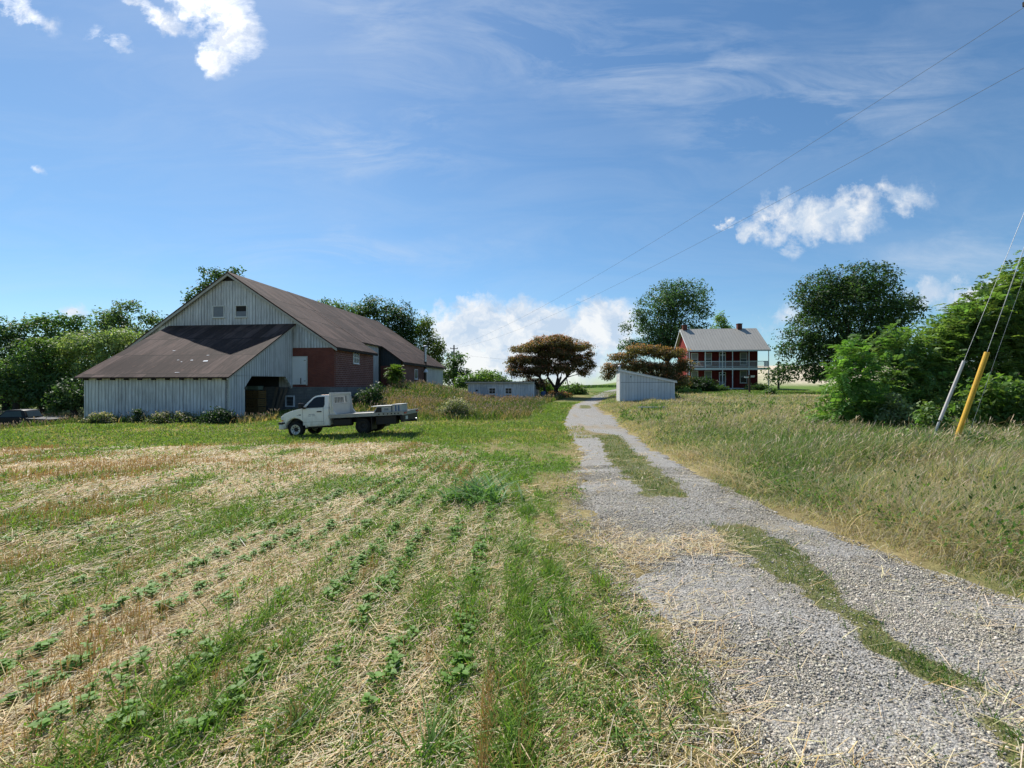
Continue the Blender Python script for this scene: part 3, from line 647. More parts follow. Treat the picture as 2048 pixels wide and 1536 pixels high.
def build_truck():
    x0, d = -10.72, 22.0
    near = P(560, 876, 21.6)
    root = empty('flatbed_truck', (near.x, 22.75, -.80), 0, 'white single cab flatbed truck with a tall mesh headache rack, parked before the barn', 'truck', rot=(0, R(-3.2), R(-6.0))); root.scale = (.965,) * 3
    W = .98   # half width; camera side is -y
    # ---- body below the belt line, with the wheel arch cut out of the profile
    ax, ar, wr = .78, .50, .385
    arch = [(ax + ar * math.cos(a), .42 + ar * math.sin(a)) for a in np.linspace(0, math.pi, 13)]
    prof = [(.16, .62), (.13, .80), (.10, .98), (.14, 1.06), (.28, 1.16), (.62, 1.27), (.95, 1.335), (1.18, 1.36), (2.52, 1.33), (2.52, .50), (1.42, .48)] + arch + [(.20, .46)]
    b = MB().prism(prof, 1, -W, W).build('body', M['truckwhite'], root, bevel=.035, segs=2, smooth=True)
    # cab upper
    q = MB(); lo = [(1.12, 1.34), (2.50, 1.33)]; up = [(1.74, 1.90), (2.0, 1.95), (2.42, 1.94)]
    pts = [(1.12, 1.335), (1.36, 1.60), (1.66, 1.865), (1.80, 1.925), (2.05, 1.95), (2.40, 1.94), (2.47, 1.90), (2.51, 1.33)]
    wd = lambda z: .95 - (z - 1.33) * .28
    n = len(pts); vs = [(x, -wd(z), z) for x, z in pts] + [(x, wd(z), z) for x, z in pts]
    q.add(vs, [tuple(range(n))[::-1], tuple(range(n, 2 * n))] + [(i, (i + 1) % n, n + (i + 1) % n, n + i) for i in range(n)])
    q.build('cab', M['truckwhite'], root, bevel=.03, segs=2, smooth=True)
    # windscreen and rear window
    def quad(mb, c, th=.006):
        c = [Vector(p) for p in c]; nrm = (c[1] - c[0]).cross(c[2] - c[0]).normalized() * th
        k = len(c); mb.add([p for p in c] + [p + nrm for p in c], [tuple(range(k)), tuple(range(k, 2 * k))[::-1]] + [(i, (i + 1) % k, k + (i + 1) % k, k + i) for i in range(k)]); return mb
    quad(MB(), [(1.185, -.80, 1.415), (1.185, .80, 1.415), (1.615, .70, 1.832), (1.615, -.70, 1.832)], -.012).build('windscreen', M['glass'], root)
    for s in (-1, 1):
        wy = lambda z: s * (wd(z) + .004)
        dd = MB(); D_ = [(1.20, .56), (2.22, .56), (2.22, 1.335), (1.20, 1.335)]
        dd.prism(D_, 1, s * (W - .01), s * (W + .006))
        do = dd.build('door', M['truckwhite'], root, bevel=.004)
        if s < 0: do['label'] = 'white driver side door with small blue lettering'
        win = [(1.33, 1.37), (2.23, 1.365), (2.27, 1.50), (2.24, 1.865), (1.86, 1.865), (1.72, 1.81), (1.50, 1.60)]
        quad(MB(), [(x, wy(z), z) for x, z in win], .008 if s > 0 else .008).build('side_window', M['glass'], do)
        MB().box(1.92, 2.14, *sorted((s * (W + .006), s * (W + .035))), 1.15, 1.20).build('handle', M['black'], do)
        e = MB()
        for xx in (1.195, 2.225): e.box(xx - .006, xx + .006, *sorted((s * (W - .005), s * (W + .007))), .55, 1.33)
        e.box(1.2, 2.22, *sorted((s * (W - .005), s * (W + .0075))), .70, .712)
        e.build('door_seam', M['board_grey'], do)
        mm = MB(); mm.box(1.16, 1.30, *sorted((s * 1.0, s * 1.28)), 1.36, 1.62); mm.box(1.22, 1.36, *sorted((s * .88, s * 1.05)), 1.33, 1.42)
        mm.build('mirror', M['black'], root, bevel=.02)
        hl = MB(); hl.box(.085, .25, *sorted((s * .62, s * (W + .004))), .86, 1.03); hl.build('headlight', M['lampglass'], root, bevel=.02)
        MB().box(.13, .22, *sorted((s * .93, s * (W + .008))), .80, .855).build('turn_signal', M['amber'], root)
    # lettering on the camera-side door and the fender badge (illegible strokes, like the photo)
    for r_, (zz, hh, words) in enumerate(((1.045, .042, ((1.50, 4), (1.64, 6))), (.975, .042, ((1.47, 5), (1.66, 6))))):
        for xs, nl in words:
            e = MB()
            for k in range(nl):
                xx = xs + k * .029; h2 = hh * (1.0 if k % 3 == 0 else .72)
                (e if r_ == 0 else e).box(xx, xx + .008, -W - .0105, -W - .0062, zz, zz + h2); e.box(xx + .008, xx + .02, -W - .0105, -W - .0062, zz + (h2 * .45 if k % 2 else 0), zz + (h2 * .45 if k % 2 else 0) + .010)
            e.build('lettering', M['lettering' if r_ == 0 else 'lettering2'], root)
    MB().box(.99, 1.11, -W - .008, -W + .004, 1.035, 1.08).build('fender_badge', M['lettering2'], root); MB().box(.905, .945, -W - .008, -W + .004, 1.035, 1.055).build('fender_badge', M['lettering2'], root)
    # front: bumper, grille
    quad(MB(), [(2.518, -.62, 1.40), (2.518, .62, 1.40), (2.50, .58, 1.80), (2.50, -.58, 1.80)], .006).build('rear_window', M['glass'], root)
    bm_ = MB(); bm_.box(-.06, .30, -1.0, 1.0, .66, .76); bm_.build('bumper_top', M['black'], root, bevel=.03)
    MB().box(-.04, .22, -1.0, 1.0, .40, .655).build('bumper', M['truckwhite'], root, bevel=.04)
    MB().box(.07, .13, -.55, .55, .80, 1.02).build('grille', M['black'], root, bevel=.01)
    for y in (-.3, -.15, 0, .15, .3): MB().lathe([(1.95, .05), (1.985, .04), (2.0, .01)], 2, (1.86, y, -.03), 10).build('roof_marker', M['amber'], root)
    MB().box(.30, 2.5, -.8, .8, .40, .60).build('floor_pan', M['black'], root)
    
    # ---- wheels
    for s in (-1, 1):
        w = tyre(root, 'wheel', ax, s * .83, wr - .01, wr, .26, M['alu'], s); MB().box(.26, 1.38, *sorted((s * .55, s * .69)), .5, 1.1).build('wheel_well', M['black'], root)
        w2 = tyre(root, 'wheel', 4.12, s * .86, wr + .01, wr, .25, M['black'], s); tyre(root, 'wheel', 4.12, s * .57, wr + .01, wr, .25, M['black'], s)
        MB().box(4.62, 4.65, s * .86 - .33, s * .86 + .28, .22, .82).build('mud_flap', M['black'], root)
    MB().tube([(ax, -.75, wr), (ax, .75, wr)], .07, 8).build('axle', M['black'], root); MB().tube([(4.12, -.5, wr), (4.12, .5, wr)], .09, 8).build('axle', M['black'], root)
    fr = MB(); fr.box(2.4, 5.95, -.55, -.42, .56, .76); fr.box(2.4, 5.95, .42, .55, .56, .76); fr.build('chassis', M['black'], root)
    MB().box(2.65, 3.55, -.95, -.62, .44, .80).build('fuel_tank', M['black'], root, bevel=.05)
    MB().box(4.75, 5.75, -.98, -.55, .42, .82).build('tool_locker', M['black'], root, bevel=.02)
    # ---- bed
    b = MB(); b.box(2.56, 6.1, -1.12, 1.12, .90, .96); bed = b.build('flatbed', M['bed'], root, bevel=.006)
    r_ = MB(); r_.box(2.56, 6.1, -1.16, -1.122, .84, 1.0); r_.box(2.56, 6.1, 1.122, 1.16, .84, 1.0); r_.box(6.103, 6.16, -1.16, 1.16, .82, 1.0); r_.build('bed_rail', M['bed'], bed)
    for k, xx in enumerate((5.0, 5.22, 5.42, 5.6, 5.76, 5.92)): MB().box(xx - .03, xx + .03, -1.168, -1.161, .885, .945).build('marker_lamp', M['black'], bed)
    for yy in (-.9, .9): MB().box(6.162, 6.19, yy - .15, yy + .15, .88, .96).build('tail_lamp', M['redlamp'], bed)
    ch = MB()
    for k in range(9): ch.box(2.7 + k * .4, 2.78 + k * .4, -1.1, 1.1, .80, .898)
    ch.build('underframe', M['black'], bed)
    h = MB(); h.box(6.0, 6.12, -1.1, 1.1, .50, .82); h.build('rear_skirt', M['black'], root)
    MB().tube([(5.9, 0, .50), (6.42, 0, .50)], .045, 8).build('hitch', M['black'], root); MB().lathe([(.52, .02), (.54, .05), (.60, .05), (.62, .01)], 2, (6.40, 0, .0), 10).build('hitch_ball', M['steel'], root)
    MB().box(6.125, 6.14, -.78, -.48, .60, .76).build('number_plate', M['offwhite'], root)
    # headache rack
    hr = MB(); X = 2.60
    hr.box(X, X + .09, -1.08, -.97, .962, 2.03); hr.box(X, X + .09, .97, 1.08, .962, 2.03); hr.box(X + .001, X + .089, -.97, .97, 1.94, 2.031)
    hr.box(X + .02, X + .06, -.97, .97, .963, 1.48); hr.box(X + .015, X + .075, -.97, .97, 1.482, 1.54)
    hr.box(X + .02, X + .06, -.97, -.72, 1.542, 1.938); hr.box(X + .02, X + .06, .72, .97, 1.542, 1.938); hr.box(X + .02, X + .06, -.718, .718, 1.86, 1.938)
    hro = hr.build('headache_rack', M['alu'], root, bevel=.008)
    m_ = MB()
    for k in range(9): y = -.64 + k * .16; m_.box(X + .03, X + .045, y - .012, y + .012, 1.541, 1.859)
    for k in range(5): z = 1.58 + k * .06; m_.box(X + .045, X + .058, -.718, .718, z - .008, z + .008)
    m_.build('mesh_window', M['alu'], hro)
    for s in (-1, 1): MB().prism([(X + .092, .963), (X + .34, .963), (X + .16, 1.2), (X + .092, 1.9)], 1, s * 1.03 - .025, s * 1.03 + .025).build('gusset', M['alu'], hro)
    return root
truck = build_truck()
bpy.context.view_layer.update()
TM = truck.matrix_world.copy()
def on_truck(name, p, label, cat, group=None):
    o = empty(name, TM @ Vector(p), 0, label, cat, group); o.rotation_euler = truck.rotation_euler; return o
r = on_truck('tool_chest', (5.12, -.62, .965), 'low worn white chest with a dark open end on the truck bed', 'tool chest')
MB().prism([(-.42, 0), (.42, 0), (.42, .28), (-.24, .28)], 1, -.42, .42).build('body', M['boxgrey'], r, bevel=.02)
MB().prism([(-.50, .285), (.45, .285), (.45, .32), (-.50, .32)], 1, -.45, .45).build('lid', M['alu'], r, bevel=.01)
MB().prism([(-.35, .03), (-.02, .03), (-.02, .25), (-.22, .25)], 1, -.428, -.4205).build('side_opening', M['black'], r)
MB().box(.10, .30, -.428, -.4205, .10, .20).build('faded_sticker', M['board_grey'], r)
for k, (xx, lab) in enumerate(((5.68, 'white plastic drum lying at the rear of the truck bed'), )):
    r = on_truck('storage_bin', (xx, -.62, .965), 'white and pale blue bin at the very rear of the truck bed', 'bin')
    MB().box(-.08, .36, -.40, .40, 0, .33).build('body', M['boxgrey'], r, bevel=.02)
    s = MB()
    for q in (.06, .20): s.box(q, q + .06, -.408, -.4015, .04, .30)
    s.build('stripe_print', M['bluepaint'], r); MB().box(-.10, .38, -.42, .42, .332, .36).build('lid', M['alu'], r, bevel=.01)

# ================================================================== BLACK PICKUP at the far left
def build_pickup():
    c = P(40, 800, 36)
    gx, gy = c.x, 36.0
    root = empty('parked_pickup', (gx, gy, g(gx, gy) - .22), 0, 'old black and maroon pickup standing in tall grass left of the barn', 'pickup', rot=(0, 0, R(190)))
    # local: +x rear... front at -x side; after the turn the tail points to the right of the picture
    W = .9
    arch = lambda ax: [(ax + .42 * math.cos(a), .36 + .42 * math.sin(a)) for a in np.linspace(0, math.pi, 11)]
    prof = [(-2.6, .45), (-2.62, .9), (-1.0, .98), (-.95, 1.02), (.55, 1.06), (2.45, 1.0), (2.55, .85), (2.55, .45)]
    prof = prof + [(2.1, .42)] + arch(1.65) + [(1.2, .42), (-1.1, .42)] + arch(-1.55) + [(-2.0, .42)]
    MB().prism(prof, 1, -W, W).build('body', M['pickup'], root, bevel=.03, smooth=True)
    MB().box(-2.55, -.98, -.907, .907, .62, .66).build('trim_stripe', M['maroon'], root)
    q = MB(); pts = [(-.98, 1.0), (-.72, 1.58), (-.5, 1.62), (.2, 1.62), (.42, 1.56), (.98, 1.05)]; wd = lambda z: .84 - (z - 1.0) * .25; n = len(pts)
    q.add([(x, -wd(z), z) for x, z in pts] + [(x, wd(z), z) for x, z in pts], [tuple(range(n))[::-1], tuple(range(n, 2 * n))] + [(i, (i + 1) % n, n + (i + 1) % n, n + i) for i in range(n)])
    q.build('cab', M['pickup'], root, bevel=.03, smooth=True)
    for s in (-1, 1):
        w = MB(); vv = [(-.72, 1.1), (.72, 1.1), (.36, 1.5), (-.56, 1.52)]
        w.add([(x, s * (wd(z) + .004), z) for x, z in vv] + [(x, s * (wd(z) + .012), z) for x, z in vv], [(0, 1, 2, 3), (7, 6, 5, 4), (0, 1, 5, 4), (1, 2, 6, 5), (2, 3, 7, 6), (3, 0, 4, 7)]); w.build('side_window', M['tintglass'], root)
        for ax in (-1.55, 1.65): tyre(root, 'wheel', ax, s * .78, .33, .34, .22, M['steel'], s)
        MB().box(-2.63, -2.58, s * .78 - .09, s * .78 + .09, .62, .88).build('tail_light', M['redlamp'], root)
        MB().box(-2.6, -1.0, s * .88 - .03, s * .88 + .03, 1.0, 1.025).build('bed_rail', M['board_grey'], root)
    w = MB(); w.add([(-.985, -.66, 1.08), (-.985, .66, 1.08), (-.80, .58, 1.5), (-.80, -.58, 1.5), (-1.0, -.66, 1.08), (-1.0, .66, 1.08), (-.815, .58, 1.5), (-.815, -.58, 1.5)], [(0, 1, 2, 3), (7, 6, 5, 4), (0, 1, 5, 4), (1, 2, 6, 5), (2, 3, 7, 6), (3, 0, 4, 7)]); w.build('rear_window', M['tintglass'], root)
    MB().box(-2.72, -2.6, -.9, .9, .42, .56).build('rear_bumper', M['steel'], root, bevel=.02)
build_pickup()

# ================================================================== WHITE LEAN-TO SHED, right of the road
def build_shed():
    z0 = -.25; p = P(1240, 770, 45.0); W, Dp = 5.0, 3.5
    root = empty('lean_to_shed', (p.x, p.y, z0), ROT, 'small white board shed with a single sloping roof beside the gravel road', 'shed')
    hl, hr = 3.30, 2.24; z = lambda x: hl + (hr - hl) * x / W
    MB().prism([(0, -.4), (W, -.4), (W, z(W)), (0, z(0))], 1, 0, .1).build('front_wall', M['shed_x'], root)
    MB().prism([(0, -.4), (W, -.4), (W, z(W)), (0, z(0))], 1, Dp - .1, Dp).build('back_wall', M['shed_x'], root)
    MB().box(0.001, .1, .102, Dp - .102, -.4, z(0) - .02).build('side_wall', M['shed_y'], root); MB().box(W - .1, W - .001, .102, Dp - .102, -.4, z(W) - .02).build('side_wall', M['shed_y'], root)
    rf = MB().prism([(-.18, z(-.18) + .02), (W + .2, z(W + .2) + .02), (W + .2, z(W + .2) + .10), (-.18, z(-.18) + .10)], 1, -.16, Dp + .16).build('roof', M['steel'], root)
    MB().prism([(-.18, z(-.18) - .10), (W + .2, z(W + .2) - .10), (W + .2, z(W + .2) + .018), (-.18, z(-.18) + .018)], 1, -.15, -.10).build('fascia', M['white'], rf)
    MB().box(-.035, .06, -.02, .12, -.4, z(0) - .12).build('corner_board', M['white'], root)
    MB().box(W - .07, W + .012, -.012, .1, -.4, z(W) - .12).build('corner_board', M['white'], root)
    MB().box(.95, 1.05, -.02, .0, 2.62, 2.72).build('knot_hole', M['black'], root)
    MB().box(2.85, 3.0, -.06, -.001, 1.45, 1.5).build('latch', M['steel'], root)
    v = MB().tube([(.1, 1.4, 3.3), (.1, 1.4, 3.75)], .12, 10).build('roof_vent', M['steel'], root); MB().lathe([(3.72, .1), (3.76, .2), (3.86, .02)], 2, (.1, 1.4, 0), 10).build('rain_cap', M['steel'], v)
build_shed()

# ================================================================== LONG WEATHERED COOP
def build_coop():
    p = P(1068, 770, 55.0); A = R(-10.5); W, Dp, zf = 7.9, 5.0, -.45
    root = empty('chicken_coop', (p.x, p.y, zf), A, 'long low peeling white coop with two small windows in the tall grass', 'coop')
    H = 2.36; Hb = 1.45; z = lambda v: H + (Hb - H) * v / Dp
    MB().box(-W, 0, 0, .1, -.3, H).build('front_wall', M['coop'], root)
    MB().prism([(.102, -.3), (Dp, -.3), (Dp, z(Dp)), (.102, z(.1))], 0, -.1, -.001).build('side_wall', M['coop_y'], root); MB().prism([(.102, -.3), (Dp, -.3), (Dp, z(Dp)), (.102, z(.1))], 0, -W + .001, -W + .1).build('side_wall', M['coop_y'], root)
    MB().box(-W + .11, -.11, Dp - .1, Dp, -.3, Hb - .02).build('back_wall', M['coop'], root)
    rf = MB().prism([(-.3, z(-.3) + .03), (Dp + .2, z(Dp + .2) + .03), (Dp + .2, z(Dp + .2) + .10), (-.3, z(-.3) + .10)], 0, -W - .35, .12).build('roof', M['trim_dark'], root)
    MB().box(-W - .33, .11, -.31, -.26, H - .03, H + .11).build('fascia', M['trim_old'], rf)
    MB().box(-.09, .015, -.02, .1, -.3, H - .04).build('corner_board', M['white'], root)
    for c in (-4.95, -3.0):
        f = MB(); f.box(c - .40, c - .35, -.05, .01, .35, 1.72); f.box(c + .35, c + .40, -.05, .01, .35, 1.72)
        f.box(c - .44, c + .44, -.06, .01, 1.72, 1.79); f.box(c - .35, c + .35, -.048, .01, .98, 1.10); f.box(c - .35, c + .35, -.048, .01, .35, .42)
        for zz in (.70, 1.41): f.box(c - .35, c + .35, -.03, .0, zz - .012, zz + .012)
        f.box(c - .012, c + .012, -.028, .0, .42, .98); f.box(c - .012, c + .012, -.028, .0, 1.10, 1.72)
        fo = f.build('window', M['white'], root)
        MB().box(c - .35, c + .35, -.012, -.004, .42, .978).build('pane', M['glass'], fo); MB().box(c - .35, c + .35, -.012, -.004, 1.102, 1.72).build('pane', M['glass'], fo)
    d = MB().box(-1.75, -1.2, -.03, -.004, .0, 1.78).build('door', M['coop'], root)
    f = MB(); f.box(-1.80, -1.75, -.045, 0, 0, 1.84); f.box(-1.2, -1.15, -.045, 0, 0, 1.84); f.box(-1.75, -1.2, -.044, 0, 1.78, 1.84); f.build('door_frame', M['offwhite'], d)
    MB().box(-3.62, -3.40, -.04, -.002, .1, 1.85).build('shutter', M['coop'], root)
    MB().box(-6.95, -6.7, -.02, -.004, 1.35, 1.55).build('vent_hole', M['black'], root)
    r = empty('blue_barrel', (p.x + 1.2, p.y + 2.0, g(p.x + 1.2, p.y + 2.0)), 0, 'faded blue barrel standing at the right end of the weathered coop', 'barrel')
    MB().lathe([(0, .26), (.05, .29), (.28, .30), (.3, .315), (.33, .30), (.58, .30), (.6, .315), (.63, .30), (.84, .29), (.88, .26)], 2, (0, 0, 0), 20).build('drum', M['bluepaint'], r, smooth=True)
    MB().lathe([(.881, .25), (.90, .25), (.905, .05)], 2, (0, 0, 0), 20).build('lid', M['bluepaint'], r)
build_coop()

# ================================================================== BRICK FARMHOUSE
def build_house():
    p = P(1540, 770, 71.0); z0 = g(p.x - 6, 72) - .05; W = 11.7
    root = empty('brick_farmhouse', (p.x, p.y, z0), ROT, 'two storey red brick farmhouse with a grey metal roof and white double porch', 'house')
    zE = 6.96 - z0; zR = 10.7 - z0; zD = 4.27 - z0; V1, VR, VB = 2.0, 5.4, 9.0; XA, XB = -W + .35, -1.0
    zf = lambda v: zE + (zR - zE) * v / VR
    zb = lambda v: zR - (zR - zE) / VR * (v - VR)
    # walls
    MB().box(XA, XB, V1, V1 + .3, -.4, zE + .2).build('front_wall', M['house_x'], root)
    for a, nm in ((XA, 'gable_wall'), (XB - .3, 'gable_wall')):
        MB().prism([(V1 + .302, -.4), (VB, -.4), (VB, zb(VB) - .1), (VR, zR - .1), (V1 + .302, zf(V1 + .3) - .1)], 0, a, a + .3).build(nm, M['house_y'], root)
    MB().box(XA + .302, XB - .302, VB - .3, VB, -.4, zb(VB) - .1).build('back_wall', M['house_x'], root)
    # roof
    f = MB(); f.prism([(-.15, zf(-.15)), (VR, zR), (VR, zR + .09), (-.15, zf(-.15) + .09)], 0, -W - .12, .05); f.prism([(VR + .002, zR), (VB + .35, zb(VB + .35)), (VB + .35, zb(VB + .35) + .09), (VR + .002, zR + .09)], 0, -W - .12, .05)
    rf = f.build('roof', M['house_roof'], root)
    MB().box(-W - .14, .07, -.20, -.152, zf(-.15) - .13, zf(-.15) + .06).build('gutter', M['white'], rf)
    for x in (-W - .13, .052): f = MB(); f.prism([(-.1, zf(-.1) - .18), (VR, zR - .18), (VR, zR + .06), (-.1, zf(-.1) + .06)], 0, x, x + .04); f.prism([(VR + .002, zR - .18), (VB + .3, zb(VB + .3) - .18), (VB + .3, zb(VB + .3) + .06), (VR + .002, zR + .06)], 0, x, x + .04); f.build('rake_trim', M['white'], rf)
    for x, h, tx in ((-W + .3, .66, 'red brick chimney at the left gable'), (-2.9, .72, 'red brick chimney near the right gable')):
        c = MB(); c.box(x, x + .68, VR - .35, VR + .35, zR - .5, zR + h); c.box(x - .05, x + .73, VR - .4, VR + .4, zR + h, zR + h + .12)
        co = c.build('chimney', M['chim'], rf); co['label'] = tx
        MB().box(x + .12, x + .56, VR - .2, VR + .2, zR + h + .121, zR + h + .17).build('flue', M['black'], co)
    # porch
    d = MB(); d.box(-W + .05, -.02, .02, V1 - .002, zD - .16, zD); d.box(-W + .04, -.01, .0, .06, zD - .34, zD - .002); pf = d.build('porch_deck', M['white'], root)
    d = MB(); d.box(-W + .05, -.02, .02, V1 - .002, .05, .22); d.build('porch_floor', M['offwhite'], root)
    posts = [-W + .1, -9.25, -6.75, -5.3, -2.95, -.15]
    for i, x in enumerate(posts):
        MB().box(x - .045, x + .045, .05, .15, zD + .002, zE - .08).build('upper_post', M['white'], root)
        if i != 1: MB().box(x - .055, x + .055, .05, .16, .222, zD - .342).build('lower_post', M['white'], root)
    MB().box(-W + .05, -.08, .06, .16, zE - .078, zE + .04).build('porch_beam', M['white'], root)
    r = MB(); r.box(posts[0], posts[-1], .08, .14, zD + .92, zD + 1.0); r.box(posts[0], posts[-1], .085, .135, zD + .12, zD + .18)
    n = int((posts[-1] - posts[0]) / .155)
    for k in range(n): x = posts[0] + .1 + k * .155; r.box(x - .014, x + .014, .09, .12, zD + .18, zD + .92)
    for x in (posts[0], posts[-1]):
        r.box(x - .03, x + .03, .17, V1 - .01, zD + .922, zD + .998)
        for k in range(10): y = .3 + k * .165; r.box(x - .02, x + .02, y - .02, y + .02, zD + .18, zD + .92)
    r.build('railing', M['white'], root)
    # openings
    dx = lambda px: -(1540 - px) / F * 73.2 + .12
    for px in (1404, 1430.5, 1498.5):
        x = dx(px)
        for zz in (zD + .55, 1.05):
            wo = window(root, 0, x - .45, x + .45, zz, zz + 1.75, V1, -1, M['offwhite'], M['glass'], bars=(0, 1), fw=.085, name='window')
            MB().box(x - .43, x + .43, V1 - .022, V1 - .0165, zz + .75, zz + 1.73).build('blind', M['shade'], wo)
    for zz in (zD, .225):
        x = dx(1458)
        d = MB().box(x - .42, x + .42, V1 - .03, V1 - .004, zz + .02, zz + 2.0).build('door', M['board_grey'], root)
        f = MB(); f.box(x - .50, x - .42, V1 - .06, V1 - .002, zz + .02, zz + 2.45); f.box(x + .42, x + .50, V1 - .06, V1 - .002, zz + .02, zz + 2.45); f.box(x - .42, x + .42, V1 - .058, V1 - .002, zz + 2.0, zz + 2.1); f.box(x - .42, x + .42, V1 - .058, V1 - .002, zz + 2.37, zz + 2.45); f.build('door_frame', M['white'], d)
        MB().box(x - .42, x + .42, V1 - .02, V1 - .004, zz + 2.1, zz + 2.37).build('transom', M['glass'], d)
        MB().box(x - .3, x + .3, V1 - .037, V1 - .031, zz + 1.0, zz + 1.85).build('pane', M['glass'], d)
    MB().tube([(XA - .08, V1 + .2, .1), (XA - .08, V1 + .2, zE - .2)], .05, 8).build('downspout', M['white'], root)
    # garden post with two white boxes before the porch
    q = P(1499, 790, 62.0); gz = g(q.x, q.y)
    r = empty('garden_post', (q.x, q.y, gz), 0, 'dark wooden post with pale boards nailed across its top before the house', 'post')
    MB().box(-.1, .1, -.1, .1, -.3, 2.3).build('post', M['pole'], r, bevel=.01); MB().box(-.62, .62, -.05, .05, 1.98, 2.08).build('crossbar', M['offwhite'], r)
    for x, zz in ((-.42, 1.9), (.42, 2.1)): MB().box(x - .26, x + .26, -.09, -.051, zz, zz + .11).build('board', M['offwhite'], r)
build_house()

# ================================================================== POLES, WIRES, GUYS
def build_lines():
    PX, PY = 14.6, 12.6; gz = g(PX, PY)
    a = P(908, 690, 88.0); gz2 = g(a.x, a.y)
    fp = empty('utility_pole', (a.x, a.y, gz2), 0, 'thin dark utility pole standing among trees behind the barn', 'utility pole')
    H2 = a.z - gz2
    MB().tube([(0, 0, -.5), (0, 0, H2)], [.19, .12], 10).build('pole', M['pole'], fp)
    MB().box(-.7, .7, -.06, .06, H2 - .75, H2 - .62).build('crossarm', M['pole'], fp)
    for x in (-.6, .6): MB().lathe([(H2 - .62, .05), (H2 - .5, .07), (H2 - .42, .03)], 2, (x, 0, 0), 8).build('insulator', M['steel'], fp)
    MB().lathe([(H2 - 2.0, .2), (H2 - 1.2, .2), (H2 - 1.15, .05)], 2, (-.35, 0, 0), 12).build('transformer', M['steel'], fp)
    np_ = empty('utility_pole', (PX, PY, gz), 0, 'tall dark utility pole anchored by the yellow and pale guy guards', 'utility pole')
    MB().tube([(0, 0, -.5), (0, 0, 12.6)], [.2, .13], 12).build('pole', M['pole'], np_)
    MB().box(-1.0, 1.0, -.06, .06, 11.6, 11.72).build('crossarm', M['pole'], np_)
    MB().lathe([(12.6, .04), (12.75, .06), (12.85, .02)], 2, (0, 0, 0), 8).build('insulator', M['steel'], np_)
    # two spans to the far pole
    for i, (za, sag, lab) in enumerate(((12.2, 1.35, 'upper power line sagging from the right edge towards the far pole'), (10.5, 1.45, 'lower power line running below the upper one over the road'))):
        A = Vector((PX, PY, gz + za)); B = Vector((a.x + .6 * (i * 2 - 1), a.y, a.z - .45)); pts = []
        for k in range(41):
            t = k / 40; q = A.lerp(B, t); q.z -= 4 * sag * t * (1 - t); pts.append(q)
        o = MB().tube(pts, .0065, 5).build('power_line', M['wire']); tag(o, lab, 'power line', 'overhead power lines')
    A = Vector((a.x, a.y, a.z - 1.7)); B = P(1420, 742, 78); pts = []
    for k in range(25):
        t = k / 24; q = A.lerp(B, t); q.z -= 4 * .5 * t * (1 - t); pts.append(q)
    tag(MB().tube(pts, .01, 5).build('service_wire', M['wire']), 'thin service wire from the far pole behind the pink mimosa tree', 'service wire')
    # guys
    def guy(bx, by, top, base_h, attach, gm, r, label, split):
        b0 = Vector((bx, by, g(bx, by))); d = (Vector(attach) - b0)
        root = empty('guy_wire', b0, 0, label, 'guy wire')
        MB().tube([d * -.02, d], .005, 6).build('strand', M['guy'], root)
        L = top / d.length
        if split:   # half-shell plastic guard: a channel
            u = d.normalized(); s = u.cross(Vector((0, 1, 0))).normalized(); f = s.cross(u).normalized()
            k0 = d * .0; k1 = d * L; vs = []; ang = np.linspace(-2.6, 2.6, 12)
            for e in (k0, k1):
                for t in ang: vs.append(e + (s * math.sin(t) + f * -math.cos(t)) * r)
                for t in ang[::-1]: vs.append(e + (s * math.sin(t) + f * -math.cos(t)) * (r * .82))
            n = 24; fs = [(i, (i + 1) % n, n + (i + 1) % n, n + i) for i in range(n)] + [tuple(range(n))[::-1], tuple(range(n, 2 * n))]
            MB().add(vs, fs).build('guard', gm, root); MB().tube([k0 - f * (r + .002), k1 - f * (r + .002)], .012, 6).build('rib', gm, root)
        else:
            g0 = MB().tube([d * .0, d * (L * .30)], r * .85, 10).build('guard_lower', M['guy'], root)
            MB().tube([d * (L * .32), d * L], r, 12).build('guard', gm, root)
        MB().tube([d * -.05, d * .03], .03, 8).build('anchor_rod', M['guy'], root)
    p1 = ground_hit(1857, 897); b1 = Vector((p1[0], p1[1], g(*p1)))
    t1 = P(1928, 722, p1[1]); d1 = t1 - b1
    guy(p1[0], p1[1], d1.length, 0, b1 + d1 * 3.9, M['palepipe'], .034, 'thin guy wire sleeved in a pale plastic pipe by the bushes', False)
    p2 = ground_hit(1903, 906); b2 = Vector((p2[0], p2[1], g(*p2)))
    t2 = P(1974, 705, p2[1]); d2 = t2 - b2
    guy(p2[0], p2[1], d2.length, 0, b2 + d2 * 4.2, M['yellow'], .05, 'guy wire sleeved in a bright yellow guard leaning over the tall grass', True)
    for i, (ax, ay, bx, by, dd, lab) in enumerate(((1975, 702, 2052, 490, 12.6, 'bare thin guy strand behind the yellow guard'), (1938, 868, 2060, 520, 12.0, 'slack bare strand hanging right of the yellow guard'))):
        A = P(ax, ay, dd); B = P(bx, by, dd); D = B - A; A2 = A - D * ((A.z - g(A.x, A.y)) / D.z)
        tag(MB().tube([A2, A + D * 2.2], .0035, 5).build('guy_strand', M['guy']), lab, 'guy strand')
    # pole by the maple, rail lying in the meadow
    q = P(1557, 774, 74); gz = g(q.x, q.y)
    r = empty('utility_pole', (q.x, q.y, gz), 0, 'short brown pole between the farmhouse and the dark maple', 'utility pole')
    MB().tube([(0, 0, -.4), (0, 0, 4.3)], [.17, .13], 10).build('pole', M['bark'], r); MB().box(-.25, .25, -.04, .04, 4.0, 4.1).build('crossarm', M['pole'], r)
    q = ground_hit(1307, 824); zz = P(1307, 822.5, q[1]).z
